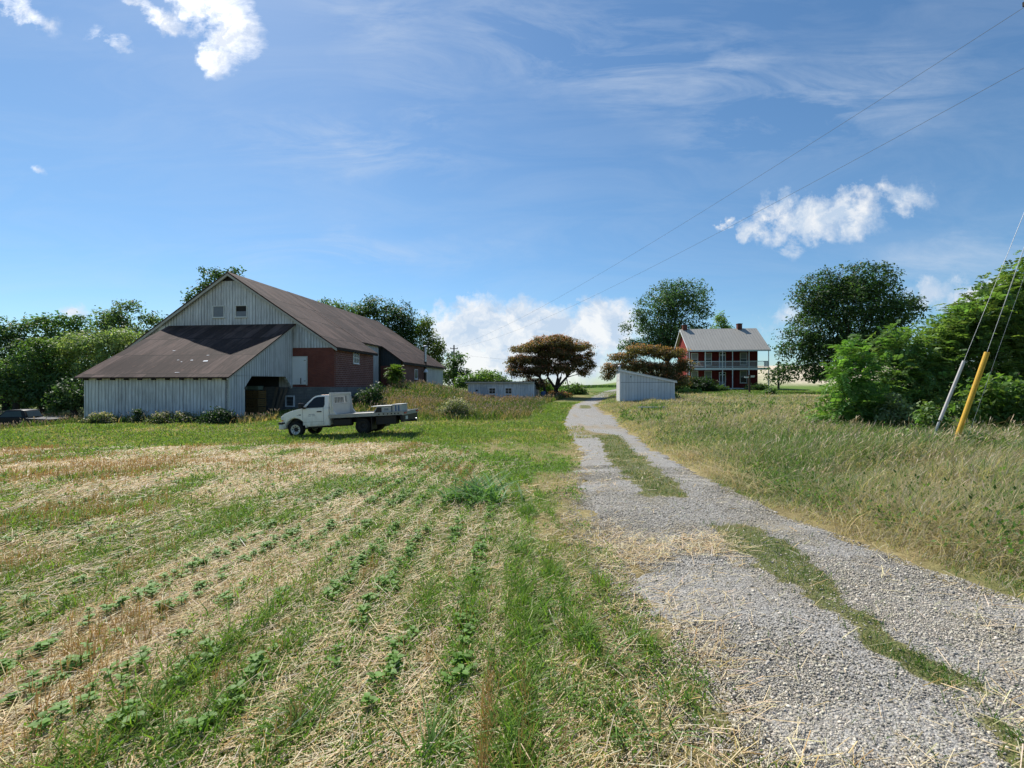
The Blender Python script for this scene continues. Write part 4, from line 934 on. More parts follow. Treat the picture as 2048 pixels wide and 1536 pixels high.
    r = empty('fence_rail', (q[0], q[1], g(*q)), 0, 'long pale rail lying level in the grass before the white shed', 'rail')
    hw = 30 / F * q[1]; h = max(.35, zz - g(*q))
    MB().box(-hw, hw, -.03, .03, h - .035, h + .035).build('rail', M['offwhite'], r, bevel=.01)
    for x in (-hw + .3, hw - .3): MB().box(x - .06, x + .06, .052, .15, -.2, h + .08).build('post', M['plank'], r)
build_lines()
# ================================================================== FOLIAGE GENERATORS
def unit(v): return v / np.maximum(np.linalg.norm(v, axis=-1, keepdims=True), 1e-9)
def leaf_quads(pos, dirn, nrm, L, W, col, fold=.12):
    """kite-shaped leaves: returns V, F, C"""
    n = len(pos); d = unit(dirn); s = unit(np.cross(d, nrm)); u = np.cross(s, d)
    L = np.broadcast_to(np.asarray(L, float).reshape(-1, 1), (n, 1)); W = np.broadcast_to(np.asarray(W, float).reshape(-1, 1), (n, 1))
    V = np.stack([pos, pos + d * L * .45 + s * W * .5 + u * L * fold, pos + d * L, pos + d * L * .45 - s * W * .5 + u * L * fold], 1).reshape(-1, 3)
    Fq = np.arange(n * 4).reshape(n, 4); C = np.repeat(col, 4, 0)
    return V, Fq, C

def lobes_to_clusters(lobes, size, dens, rg, shell=.55):
    """lobes: (x, y, z, rx, ry, rz) in world space -> cluster centres, radii, outward directions"""
    P_, R_, O_ = [], [], []
    for (x, y, z, rx, ry, rz) in lobes:
        area = (rx * rz + rx * ry + ry * rz) * 4.2
        n = max(4, int(area / (size * size) * dens))
        d = unit(rg.normal(size=(n, 3))); f = np.where(rg.random(n) < .72, rg.uniform(shell, 1.0, n), rg.uniform(.1, shell, n)) ** .8
        f = f * (1 + (vnoise(d[:, 0] * 2.3 + x, d[:, 2] * 2.3 + z, 7) - .5) * .45)
        P_.append(np.array((x, y, z)) + d * f[:, None] * np.array((rx, ry, rz)) * .94); R_.append(size * rg.uniform(.55, 1.15, n)); O_.append(d)
    return np.concatenate(P_), np.concatenate(R_), np.concatenate(O_)

def crown(name, lobes, col, leaf, parent, origin, size=.9, dens=1.0, per=26, flat=.7, seed=1, mode='leaf', var=.28, tip=None, tipshare=.0, zmin=None, asp=.55, clear=None):
    rg = np.random.default_rng(seed)
    cp, cr, co = lobes_to_clusters(lobes, size, dens, rg)
    if zmin is not None: cp[:, 2] = np.maximum(cp[:, 2], zmin + cr * .5)
    n = len(cp); col = np.array(col) * 1.28
    ct = rg.uniform(1 - var, 1 + var, (n, 1)) * np.stack([rg.uniform(.86, 1.2, n), np.ones(n), rg.uniform(.8, 1.15, n)], 1)
    if mode == 'leaf':
        k = per; idx = np.repeat(np.arange(n), k)
        off = rg.normal(size=(n * k, 3)) * .48; off /= np.maximum(1, np.linalg.norm(off, axis=1, keepdims=True))
        off[:, 2] *= flat
        pos = cp[idx] + off * cr[idx][:, None]
        nr = unit(np.array((0, 0, .55)) + co[idx] * .45 + rg.normal(size=off.shape) * .55)
        dr = unit(np.cross(nr, rg.normal(size=off.shape)) + np.array((0, 0, -.25)))
        L = leaf * rg.uniform(.6, 1.3, n * k); W = L * asp
        c = col * ct[idx] * rg.uniform(.8, 1.25, (n * k, 1))
        if tipshare:
            hi = (off[:, 2] > .0) & (rg.random(n * k) < tipshare * np.clip(.3 + co[idx][:, 2], .15, 1.3)); c[hi] = np.array(tip) * rg.uniform(.7, 1.3, (hi.sum(), 1))
        V, Fq, C = leaf_quads(pos, dr, nr, L, W, c)
    else:   # pinnate fronds springing from each cluster
        k = per; idx = np.repeat(np.arange(n), k); m = n * k
        fd = unit(co[idx] * .8 + rg.normal(size=(m, 3)) * .75 + np.array((0, 0, .35))); FL = leaf * rg.uniform(.65, 1.25, m)
        b0 = cp[idx] + rg.normal(size=(m, 3)) * cr[idx][:, None] * .45
        npair = 8; t = np.linspace(.15, 1, npair); Vs, Fs, Cs = [], [], []; base = 0
        side = unit(np.cross(fd, np.array((0, 0, 1.0)))); up = np.cross(side, fd)
        c = col * ct[idx] * rg.uniform(.8, 1.25, (m, 1))
        for tt in t:
            q = b0 + fd * (FL * tt)[:, None] + np.array((0, 0, -.38)) * (FL * tt * tt)[:, None]
            for s in (-1, 1):
                dr = side * s * .85 + fd * .45 + np.array((0, 0, -.28)) + rg.normal(size=(m, 3)) * .12
                L = FL * .36 * (1 - .45 * abs(tt - .5)); V, Fq, C = leaf_quads(q, dr, up + rg.normal(size=(m, 3)) * .2, L, L * .36, c * rg.uniform(.85, 1.18, (m, 1)), .05)
                Vs.append(V); Fs.append(Fq + base); Cs.append(C); base += len(V)
        V, Fq, C = np.concatenate(Vs), np.concatenate(Fs), np.concatenate(Cs)
    return np_mesh(name, V - np.array(origin), Fq, M['leaf'], C, parent), cp, cr

def limbs(name, base, targets, r0, parent, mat, seed, split=.4, n=6, origin=None, trunks=1, spread=.25):
    """a tapered trunk that forks towards points of the crown"""
    rg = np.random.default_rng(seed); b = MB(); base = Vector(base); o = Vector(origin) if origin is not None else base
    top = max(t[2] for t in targets); ctr = Vector(np.mean(targets, 0))
    stems = []
    for k in range(trunks):
        s0 = base + Vector((rg.normal() * spread * .5, rg.normal() * spread * .5, -.2)) if trunks > 1 else base - Vector((0, 0, .3))
        fork = base.lerp(ctr, split) if trunks == 1 else base.lerp(Vector(targets[int(rg.integers(len(targets)))]), split)
        fork.z = base.z + (ctr.z - base.z) * split * 1.25
        mid = s0.lerp(fork, .5) + Vector((rg.normal(), rg.normal(), 0)) * r0 * .6
        rr = r0 / math.sqrt(trunks)
        b.tube([s0 - o, mid - o, fork - o], [rr * 1.25, rr * .95, rr * .75], n + 2); stems.append((fork, rr * .7))
    for t in targets:
        t = Vector(t); f, rr = min(stems, key=lambda q: (q[0] - t).length)
        m1 = f.lerp(t, .45) + Vector((rg.normal() * .25, rg.normal() * .25, abs(rg.normal()) * .3)) * (t - f).length * .16
        b.tube([f - o, m1 - o, t - o], [rr * .55, rr * .3, rr * .07], n)
    return b.build(name, mat, parent, smooth=True)

def px_lobes(D, items, depth=.85):
    out = []
    for it in items:
        x, y, rx, ry = it[:4]; dd = it[4] if len(it) > 4 else 0; d = D + dd
        c = P(x, y, d); a = rx / F * d; c2 = ry / F * d; out.append((c.x, c.y, c.z, a, max(a, c2) * depth, c2))
    return out

def tree(name, label, cat, D, base_px, items, col, leaf=.3, size=1.0, dens=1.0, per=24, seed=1, r0=.3, group=None, bark='bark_dark', trunks=1, nl=14, split=.4, depth=.85, mode='leaf', flat=.7, tip=None, tipshare=0, var=.28, asp=.55, spread=.3, base_d=None, floor=False):
    d = base_d or D
    bx = (base_px - CX) / F * d; bz = g(bx, d); root = empty(name, (bx, d, bz), 0, label, cat, group); o = (bx, d, bz)
    lob = px_lobes(D, items, depth)
    ob, cp, cr = crown('crown', lob, col, leaf, root, o, size, dens, per, flat, seed, mode, var, tip, tipshare, zmin=bz if floor else None, asp=asp)
    rg = np.random.default_rng(seed + 5); pick = cp[rg.choice(len(cp), min(nl, len(cp)), replace=False)]
    limbs('trunk', o, pick, r0, root, M[bark], seed, split, 5, o, trunks, spread)
    return root

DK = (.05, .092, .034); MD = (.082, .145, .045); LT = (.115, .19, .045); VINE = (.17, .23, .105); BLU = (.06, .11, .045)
def build_trees():
    # right: the big dark maple
    tree('maple_tree', 'large dense dark green maple between the farmhouse and the bushes', 'tree', 62, 1690,
         [(1690, 640, 112, 78), (1640, 590, 62, 50), (1715, 568, 80, 46), (1780, 612, 52, 42), (1608, 690, 50, 42), (1690, 705, 95, 48), (1830, 612, 22, 18), (1580, 742, 26, 20), (1548, 752, 14, 16), (1640, 745, 45, 18), (1760, 680, 60, 45)],
         (.036, .074, .027), .36, 1.15, 1.3, 26, 11, .5, nl=26, split=.35)
    tree('oak_tree', 'tall open crowned tree rising behind the left end of the farmhouse', 'tree', 92, 1335,
         [(1335, 600, 62, 42), (1372, 590, 46, 36), (1295, 640, 40, 30), (1345, 655, 62, 40), (1408, 622, 24, 20), (1262, 690, 30, 14), (1400, 660, 26, 14), (1300, 690, 40, 25), (1250, 660, 10, 12), (1345, 690, 50, 30)],
         (.052, .10, .046), .42, 1.35, 1.0, 26, 12, .5, nl=26, split=.3)
    tree('ash_tree', 'small light green treetop showing above the farmhouse roof ridge', 'tree', 105, 1440, [(1440, 640, 11, 16), (1452, 655, 14, 9), (1430, 660, 9, 8)], LT, .4, 1.0, 1.2, 22, 13, .2, nl=6)
    # mimosas: flat umbrella layers with pink-orange bloom
    tree('mimosa_tree', 'umbrella shaped mimosa with pink orange bloom left of the gravel road', 'tree', 58, 1112,
         [(1105, 682, 52, 11), (1062, 697, 40, 10), (1150, 694, 38, 10), (1052, 718, 34, 10), (1108, 706, 50, 12), (1160, 722, 30, 11), (1048, 744, 34, 12), (1085, 738, 36, 12), (1130, 735, 36, 14), (1168, 745, 16, 9), (1068, 768, 30, 12), (1040, 722, 26, 9), (1080, 722, 36, 11), (1135, 712, 36, 11), (1178, 732, 14, 8), (1030, 734, 16, 7), (1095, 690, 60, 10), (1178, 708, 12, 7), (1120, 792, 34, 10)],
         (.100, .086, .040), .24, .55, 1.15, 24, 14, .42, bark='bark_dark', trunks=5, nl=40, depth=1.05, split=.42, flat=.4, tip=(.50, .22, .15), tipshare=.7, asp=.4, spread=1.0)
    tree('mimosa_tree', 'low domed mimosa with orange pink bloom behind the small white shed', 'tree', 59, 1300,
         [(1290, 700, 48, 12), (1245, 715, 32, 11), (1340, 706, 40, 12), (1225, 738, 24, 14), (1275, 732, 46, 14), (1330, 738, 46, 18), (1368, 730, 24, 18), (1345, 760, 44, 16), (1290, 755, 34, 12), (1218, 752, 14, 8)],
         (.098, .088, .038), .25, .58, 1.3, 24, 15, .4, bark='bark_dark', trunks=4, nl=34, split=.4, flat=.4, tip=(.48, .22, .13), tipshare=.65, asp=.4, spread=1.0)
    # behind the barn, right part
    gB = 'trees in a row behind the barn'
    tree('broadleaf_tree', 'mid green tree just showing over the barn ridge', 'tree', 82, 680, [(668, 625, 32, 26), (650, 612, 24, 16), (700, 632, 30, 30), (665, 665, 60, 40)], MD, .4, 1.2, .95, 24, 16, .35, gB, nl=10)
    tree('broadleaf_tree', 'mid green tall tree in the middle of the row behind the barn', 'tree', 84, 745, [(742, 615, 34, 24), (725, 635, 30, 25), (765, 630, 26, 26), (745, 670, 55, 40), (778, 612, 14, 14)], (.045, .085, .028), .4, 1.25, .95, 24, 17, .4, gB, nl=12)
    tree('broadleaf_tree', 'darkest rounded tree of the row behind the barn', 'tree', 82, 808, [(805, 632, 32, 32), (790, 660, 40, 36), (822, 670, 34, 40), (812, 710, 44, 36)], (.026, .058, .02), .38, 1.15, 1.1, 25, 18, .42, gB, nl=14)
    tree('broadleaf_tree', 'yellow green tree at the right end of the row behind the barn', 'tree', 80, 858, [(850, 655, 24, 28), (862, 690, 28, 34), (868, 725, 26, 26), (878, 705, 16, 14), (850, 730, 24, 24)], (.085, .125, .026), .38, 1.0, .9, 24, 19, .32, gB, nl=14)
    tree('locust_tree', 'small leafy tree around the thin utility pole', 'tree', 86, 912, [(915, 718, 22, 18), (905, 740, 30, 18), (930, 745, 14, 8), (895, 755, 24, 14)], BLU, .42, 1.0, .8, 22, 20, .25, nl=12)
    for px, py, rx, ry, D, c, lab, s in ((972, 752, 30, 15, 72, LT, 'bright yellow green bush behind the coop roof', 21), (935, 762, 26, 14, 70, MD, 'mid green bush left of the bright bush behind the coop', 22), (1005, 764, 22, 14, 68, DK, 'dark bush between the coop roof and the pink mimosa', 23), (1088, 772, 20, 20, 66, LT, 'light green bush under the left of the mimosa, behind the coop end', 24), (1145, 782, 26, 18, 66, MD, 'round bush right of the mimosa trunk beside the road', 25)):
        tree('bush', lab, 'bush', D, px, [(px, py, rx, ry), (px - rx * .5, py + ry * .5, rx * .6, ry * .7), (px + rx * .5, py + ry * .5, rx * .6, ry * .7)], c, .34, .8, 1.1, 22, s, .08, 'bushes around the coop', trunks=3, nl=9, floor=True)
    # behind the barn, left part
    tree('cottonwood_tree', 'airy tree rising behind the left slope of the barn roof', 'tree', 58, 425, [(432, 556, 34, 22), (410, 585, 32, 22), (470, 548, 14, 12), (390, 610, 22, 18), (450, 590, 40, 40), (378, 600, 10, 9)], (.045, .088, .03), .34, .9, .85, 24, 26, .35, nl=18)
    gl = 'trees and vine covered growth left of the barn'
    for i, (lab, D, bx, it, c, lf, sz, dn) in enumerate((
        ('bluish green tall tree at the far left edge', 58, 10, [(0, 665, 40, 28), (-30, 700, 50, 60), (25, 690, 35, 30), (10, 745, 45, 50), (0, 800, 60, 26)], BLU, .36, 1.1, 1.0),
        ('tall bushy tree second from the left edge', 60, 85, [(65, 650, 26, 18), (100, 645, 30, 18), (88, 680, 46, 30), (80, 730, 46, 45), (85, 795, 50, 26)], MD, .36, 1.05, 1.0),
        ('tall loose tree third from the left edge', 60, 150, [(135, 642, 20, 14), (155, 655, 28, 22), (140, 685, 40, 30), (150, 730, 50, 45), (150, 795, 50, 26)], (.06, .12, .04), .36, 1.05, 1.0),
        ('feathery grey green tree with a high tuft left of the barn roof', 58, 235, [(230, 635, 44, 18), (245, 612, 12, 14), (268, 612, 10, 14), (300, 640, 24, 18), (240, 665, 50, 25), (295, 670, 30, 25), (215, 650, 26, 20)], (.075, .12, .045), .34, 1.0, 1.0),
        ('sunlit vine covered tree arching over to the barn lean-to', 50, 200, [(190, 690, 70, 28), (240, 675, 40, 20), (140, 715, 40, 28), (215, 730, 60, 40), (170, 770, 60, 40)], VINE, .30, .85, 1.25),
        ('drooping green vine mound in front of the left tree row', 48, 85, [(80, 700, 42, 30), (60, 735, 46, 38), (110, 750, 40, 36)], MD, .30, .85, 1.2),
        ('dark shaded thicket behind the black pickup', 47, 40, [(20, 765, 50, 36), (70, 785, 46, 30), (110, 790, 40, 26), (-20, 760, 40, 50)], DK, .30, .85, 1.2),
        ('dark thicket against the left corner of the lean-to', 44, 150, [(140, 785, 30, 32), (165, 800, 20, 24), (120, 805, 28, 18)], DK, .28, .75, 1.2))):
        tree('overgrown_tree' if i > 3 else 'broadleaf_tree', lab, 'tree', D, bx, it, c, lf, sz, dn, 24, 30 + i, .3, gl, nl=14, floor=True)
    # dark bushes at the farmhouse
    gh_ = 'shrubs before the farmhouse'
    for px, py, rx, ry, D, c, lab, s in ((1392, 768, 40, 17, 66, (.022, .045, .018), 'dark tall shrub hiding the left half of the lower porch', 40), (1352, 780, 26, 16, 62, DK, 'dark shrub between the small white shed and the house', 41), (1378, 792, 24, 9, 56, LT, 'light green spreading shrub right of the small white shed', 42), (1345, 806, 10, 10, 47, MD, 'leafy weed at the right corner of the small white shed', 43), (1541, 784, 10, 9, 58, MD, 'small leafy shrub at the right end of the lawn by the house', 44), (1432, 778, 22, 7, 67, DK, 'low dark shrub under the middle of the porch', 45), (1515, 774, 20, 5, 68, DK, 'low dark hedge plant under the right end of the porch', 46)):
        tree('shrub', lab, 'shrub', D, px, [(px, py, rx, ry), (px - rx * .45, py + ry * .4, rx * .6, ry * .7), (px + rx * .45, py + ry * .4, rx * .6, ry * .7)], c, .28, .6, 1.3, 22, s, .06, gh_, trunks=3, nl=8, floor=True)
    # weeds and bushes at the barn
    tree('weed_bush', 'dark leafy bush at the right corner of the lean-to wall', 'bush', 30, 437, [(437, 832, 26, 17), (418, 845, 22, 14), (456, 842, 20, 15), (437, 850, 34, 12)], (.022, .046, .016), .13, .32, 1.4, 24, 50, .04, trunks=4, nl=10, floor=True)
    tree('weed_bush', 'tall narrow dark weed in the middle of the lean-to wall', 'bush', 30.5, 275, [(276, 824, 5, 9), (272, 840, 13, 13)], (.03, .055, .022), .12, .25, 1.5, 24, 51, .03, trunks=2, nl=5, floor=True)
    for px, s, lab in ((205, 52, 'pale flowering weeds at the left end of the lean-to wall'), (325, 53, 'pale flowering weed left of the dark leafy bush'), (368, 54, 'pale flowering weed next to the dark leafy bush')):
        tree('flowering_weed', lab, 'weed', 30.4, px, [(px, 835, 20, 11), (px + 8, 846, 24, 9), (px - 18, 848, 20, 7)], (.07, .10, .04), .12, .3, 1.3, 22, s, .03, 'flowering weeds along the lean-to wall', trunks=4, nl=7, tip=(.46, .38, .31), tipshare=.55, floor=True)
    tree('weed_bush', 'rounded bush of pale blossoming stems behind the truck', 'bush', 34, 912, [(912, 812, 26, 15), (895, 822, 22, 14), (930, 822, 20, 14), (912, 832, 28, 10)], (.10, .125, .06), .10, .34, 1.35, 26, 55, .03, trunks=6, nl=14, tip=(.55, .49, .44), tipshare=.55, floor=True, var=.2)
    tree('tree_of_heaven', 'young palm like sapling growing before the second brick wall', 'sapling', 49, 790, [(790, 747, 9, 8)], (.11, .17, .04), .75, .3, 1.2, 6, 56, .04, nl=4, split=.7, mode='frond')
    tree('weed_bush', 'shaded bush against the right end of the stone foundation', 'bush', 38, 738, [(735, 800, 26, 22), (755, 785, 16, 18), (715, 815, 22, 16)], (.03, .06, .022), .2, .5, 1.2, 24, 57, .05, trunks=4, nl=8, floor=True)
    # right: tree-of-heaven and shrub belt, fairly near
    gr = 'bushes along the right side of the meadow'
    tree('sumac_bush', 'bright green feathery bush standing out at the left of the thicket', 'bush', 16, 1702, [(1705, 712, 24, 24), (1700, 752, 44, 36), (1712, 800, 52, 42), (1680, 830, 34, 26), (1745, 835, 40, 26)], (.115, .215, .055), .42, .4, 1.3, 6, 60, .06, gr, trunks=4, nl=16, mode='frond', floor=True)
    tree('sumac_bush', 'tall feathery thicket bush below the dark maple', 'bush', 19, 1815, [(1800, 690, 42, 34), (1835, 730, 50, 40), (1790, 745, 50, 46), (1850, 790, 66, 50), (1780, 810, 50, 44)], (.105, .18, .055), .44, .46, 1.3, 6, 61, .08, gr, trunks=5, nl=18, mode='frond', floor=True)
    tree('sumac_bush', 'largest spreading thicket of long drooping leaves at the right edge', 'bush', 19.5, 1990, [(1985, 648, 95, 62), (1920, 680, 62, 50), (1880, 690, 44, 40), (1930, 645, 50, 40), (2000, 612, 70, 50), (2060, 580, 60, 50), (2060, 640, 80, 70), (1960, 720, 90, 60), (2050, 730, 80, 70), (1900, 720, 50, 44), (1960, 790, 100, 60), (2080, 800, 80, 60), (2040, 580, 40, 24)], (.115, .185, .058), .46, .5, 1.3, 6, 62, .12, gr, trunks=6, nl=26, mode='frond', floor=True, depth=.7)
    tree('walnut_tree', 'dark branch tips at the right edge above the thicket', 'tree', 24, 2110, [(2085, 545, 48, 30), (2120, 600, 70, 60), (2110, 690, 70, 80)], (.03, .055, .02), .26, .5, .9, 18, 63, .2, gr, nl=12)
    tree('weed_bush', 'leafy dark green shrub behind the foot of the yellow guard', 'bush', 14, 1985, [(1975, 790, 44, 36), (2030, 800, 50, 46), (1940, 815, 34, 30), (2010, 840, 60, 28)], (.085, .15, .04), .17, .4, 1.2, 20, 64, .04, gr, trunks=5, nl=14, floor=True)
    tree('weed_bush', 'bushy weed climbing round the pale pipe', 'bush', 12.8, 1868, [(1862, 830, 22, 26), (1880, 850, 20, 22), (1850, 865, 24, 16)], (.10, .165, .05), .12, .26, 1.1, 20, 65, .03, gr, trunks=4, nl=9, floor=True)
    tree('goldenrod_weed', 'grey green upright weed between the feathery bushes', 'weed', 15, 1792, [(1790, 812, 12, 34), (1808, 830, 16, 26), (1770, 835, 14, 22)], (.17, .21, .11), .11, .24, 1.2, 22, 66, .025, gr, trunks=5, nl=9, floor=True)
    tree('pokeweed', 'broad leaved weed on the ground right of the yellow guard', 'weed', 10.2, 1978, [(1975, 905, 26, 16), (2010, 915, 26, 12), (1955, 890, 14, 20)], (.075, .12, .03), .16, .2, 1.0, 12, 67, .02, gr, trunks=4, nl=8, floor=True)
    tree('weed_bush', 'leafy weed clump round the foot of the yellow guard', 'weed', 10.9, 1925, [(1920, 896, 22, 14), (1890, 888, 16, 16), (1945, 880, 18, 16)], (.085, .14, .045), .09, .18, 1.2, 18, 69, .02, gr, trunks=4, nl=7, mode='leaf', floor=True)
    tree('weed_bush', 'low leafy weeds at the foot of the feathery thicket', 'bush', 15.5, 1835, [(1830, 850, 50, 18), (1890, 855, 40, 18), (1770, 862, 30, 12)], (.09, .15, .045), .13, .3, 1.1, 20, 68, .03, gr, trunks=5, nl=8, floor=True)
build_trees()

# ================================================================== GRASS, STRAW, GRAVEL
def polar(n, r0, r1, a0, a1, p):
    u = rng.random(n); r = (r0 ** (2 - p) + u * (r1 ** (2 - p) - r0 ** (2 - p))) ** (1 / (2 - p)); a = R(1) * rng.uniform(a0, a1, n)
    return r * np.sin(a), r * np.cos(a), r

def blades(name, x, y, h, w, lean, col, mat, prof=(1, .8, .08), kind='stuff', head=None, dirv=None, parent=None, z=None, levels=None):
    """curved upright strips; prof = width at each level; col (n,3); head = colour share of the last level"""
    n = len(x); k = len(prof); base = np.stack([x, y, gh(x, y) - .01 if z is None else z], 1)
    a = rng.uniform(0, 2 * math.pi, n) if dirv is None else dirv + rng.normal(0, .6, n)
    d = np.stack([np.cos(a), np.sin(a), a * 0], 1); b = rng.uniform(0, 2 * math.pi, n); s = np.stack([np.cos(b), np.sin(b), b * 0], 1)
    V = np.empty((n, k, 2, 3)); C = np.empty((n, k, 2, 3)); ts = np.linspace(0, 1, k) if levels is None else np.array(levels)
    for i, t in enumerate(ts):
        c = base + d * (lean * h * t ** 1.7)[:, None]; c[:, 2] += h * t * (1 - .38 * np.clip(lean, 0, 1.6) * t)
        o = s * (w * prof[i] * .5)[:, None]; V[:, i, 0] = c - o; V[:, i, 1] = c + o
        cc = col
        if head is not None and i >= k - 2: cc = head
        C[:, i, 0] = cc; C[:, i, 1] = cc
    i = (np.arange(n) * 2 * k)[:, None] + np.arange(k - 1)[None] * 2
    Fq = np.stack([i, i + 1, i + 3, i + 2], -1).reshape(-1, 4)
    o = np_mesh(name, V.reshape(-1, 3), Fq, mat, C.reshape(-1, 3), parent)
    return tag(o, kind=kind) if kind else o

def vary(c, n, v=.3): return np.array(c) * rng.uniform(1 - v, 1 + v, (n, 1)) * np.stack([rng.uniform(.88, 1.14, n), np.ones(n), rng.uniform(.8, 1.2, n)], 1)
def pick(x, y, p): m = rng.random(len(x)) < p; return x[m], y[m]

SG = np.array((.16, .265, .045)); SY = np.array((.20, .25, .06)); ST = np.array((.43, .355, .175)); SP = np.array((.64, .535, .32)); SO = np.array((.44, .31, .125))
def mixed(x, y, gshare, v=.3, g1=SG, d1=ST):
    n = len(x); m = rng.random(n) < gshare; c = np.where(m[:, None], vary(g1, n, v), vary(d1, n, v)); return c

def build_cover():
    # straw lying on the field
    x, y, r = polar(600000, 1.5, 24, -56, 52, 1.55)
    f = fieldm(x, y); gr = greenness(x, y); vg = ss(1.6, 0, x - xfield(y)) * ss(21, 18, y) * .4
    drift = ss(.55, .72, fbm(x * .8, y * .5, 120)) * .22 * ((x > xfield(y)) & (x < XL(y)) & (y < 20)) * .7
    litter = np.exp(-.5 * ((y - 5.1 - .12 * (x - 2.2)) / (.22 + .25 * vnoise(x * 3, y * 3, 11))) ** 2) * (x > XL(y) - .3) * ss(XL(y) + 1.8, XL(y) + .8, x) * .5 * ss(.3, .5, fbm(x * 3, y * 3, 12))
    edge = np.exp(-.5 * ((x - XL(y)) / .18) ** 2) * ss(.45, .6, fbm(y * 1.2, y * 0, 9)) * .16 * (y < 16)
    tr = (road(x, y) > .5) * (.006 + .05 * ss(.6, .7, fbm(x * 1.2, y * 1.2, 14))) * (y < 15)
    x, y = pick(x, y, np.clip(np.maximum.reduce([f * (1 - .6 * gr), vg * .35, drift, litter, edge, tr]), 0, 1)); n = len(x); r = np.hypot(x, y)
    L = rng.uniform(.025, .17, n) * np.where(rng.random(n) < .10, 1.6, 1); w = np.maximum(.0034, r * .0008) * rng.uniform(.7, 1.3, n)
    a = rng.normal(.35, .75, n) + (rng.random(n) < .3) * rng.uniform(0, 3.1, n); tilt = np.abs(rng.normal(0, .16, n))
    d = np.stack([np.cos(a) * np.cos(tilt), np.sin(a) * np.cos(tilt), np.sin(tilt)], 1); s = np.stack([-np.sin(a), np.cos(a), rng.normal(0, .5, n)], 1); s = unit(s)
    z = gh(x, y) + rng.uniform(.004, .05, n) * ss(.4, .6, np.maximum(fieldm(x, y), .5)) + crownz(x, y) + .01 * (road(x, y) > .5)
    p0 = np.stack([x, y, z], 1); p1 = p0 + d * L[:, None]; o = s * (w * .5)[:, None]
    V = np.stack([p0 - o, p0 + o, p1 + o, p1 - o], 1).reshape(-1, 3)
    c = vary(SP, n, .32); m = rng.random(n) < .22; c[m] = vary(SO * 1.15, m.sum(), .3); m = rng.random(n) < .12; c[m] = vary((.66, .57, .42), m.sum(), .15)
    tag(np_mesh('straw_litter', V, np.arange(4 * n).reshape(n, 4), M['straw'], np.repeat(c, 4, 0)), kind='stuff')
    # standing stubble in drilled rows
    x, y, r = polar(150000, 1.6, 26, -56, 40, 1.45)
    x = np.round(x / .19) * .19 + rng.normal(0, .022, len(x)) + .06 * np.sin(y * .7)
    cl = ss(.56, .70, fbm(x * 1.1 + 7, y * .45, 130)) + .22 * ss(.55, .7, fbm(x * 5, y * 3, 131)) + .7 * ss(.62, .72, fbm(x * .5, y * 1.4, 133)) * ss(9, 13, y)
    x, y = pick(x, y, np.clip(fieldm(x + .25, y) * cl, 0, 1)); n = len(x); r = np.hypot(x, y)
    blades('stubble_stalks', x, y, rng.uniform(.07, .19, n), np.maximum(.0045, r * .00085), np.abs(rng.normal(0, .25, n)), vary((.46, .31, .12), n, .3), M['straw'], (1, .9, .7))
    # weeds and grass in the field, low, more of it where the ground is green
    x, y, r = polar(330000, 1.5, 24, -56, 40, 1.5)
    rk = ss(-3.6, -1.6, x - xfield(y)); row = (1 - .85 * rk) + .85 * rk * np.exp(-.5 * (((x + .33 + .19 - .035 * (y - 3) * .4) % .38 - .19) / .06) ** 2)
    x, y = pick(x, y, np.clip(fieldm(x - .15, y) * greenness(x, y) * row * 1.0, 0, 1)); n = len(x); r = np.hypot(x, y); k = ss(.4, .7, fbm(x * 1.5, y * .8, 140))
    blades('field_weeds', x, y, rng.uniform(.045, .12, n) * (1 + 1.0 * k), np.maximum(.007, r * .0012) * rng.uniform(.7, 1.5, n), rng.uniform(.3, 1.3, n), mixed(x, y, .86, .35, SG * 1.05, SY), M['grass'], (.7, 1, .06))
    # verge between field and road
    x, y, r = polar(420000, 1.5, 24, -30, 36, 1.5)
    vm = (1 - fieldm(x, y)) * (x < XL(y) + .05) * ss(-.5, 0, x - xfield(y) + .2); gq = greenness(x, y)
    x, y = pick(x, y, np.clip(vm * (.08 + .92 * gq) * (.22 + .78 * ss(.42, .62, fbm(x * 4.5, y * 3.5, 152))) * ss(-.05, .45, XL(y) - x + (fbm(x * 4, y * 4, 150) - .5) * .9), 0, 1)); n = len(x); r = np.hypot(x, y); gq = greenness(x, y)
    ro = x - xfield(y) - .05 * np.sin(y * .9); tall = np.exp(-.5 * (((ro + .19) % .38 - .19) / .06) ** 2) * (ro > -.1) * (ro < .9) * ss(.38, .55, fbm(x * .4 + 3, y * 1.1, 62)) * ss(2, 3.2, y)
    col = mixed(x, y, np.clip(.25 + .8 * gq, 0, .96), .32, SG * 1.05, ST * .85)
    blades('verge_grass', x, y, rng.uniform(.03, .095, n) * (1 + 1.5 * tall * gq), np.maximum(.006, r * .0011) * rng.uniform(.7, 1.4, n), rng.uniform(.2, 1.3, n), col, M['grass'], (.8, 1, .06))
    # small broad leaved weeds, thickest along the rows and the verge
    cx_, cy_, r = polar(30000, 1.6, 14, -50, 34, 1.5); ro = cx_ - xfield(cy_); rowk = np.exp(-.5 * (((cx_ + .33 + .19 - .014 * (cy_ - 3) + (vnoise(cx_ * .7, cy_ * 1.1, 56) - .5) * .12) % .38 - .19) / .06) ** 2)
    pr = np.where(ro < 0, rowk * ss(-3.0, -1.4, ro) * (.35 + .65 * ss(.35, .55, fbm(cx_ * 1.2, cy_ * .6, 53))) + .05, .42 * ss(.38, .6, fbm(cx_ * 2.5, cy_ * 2.0, 154))) * (cx_ < XL(cy_) - .05)
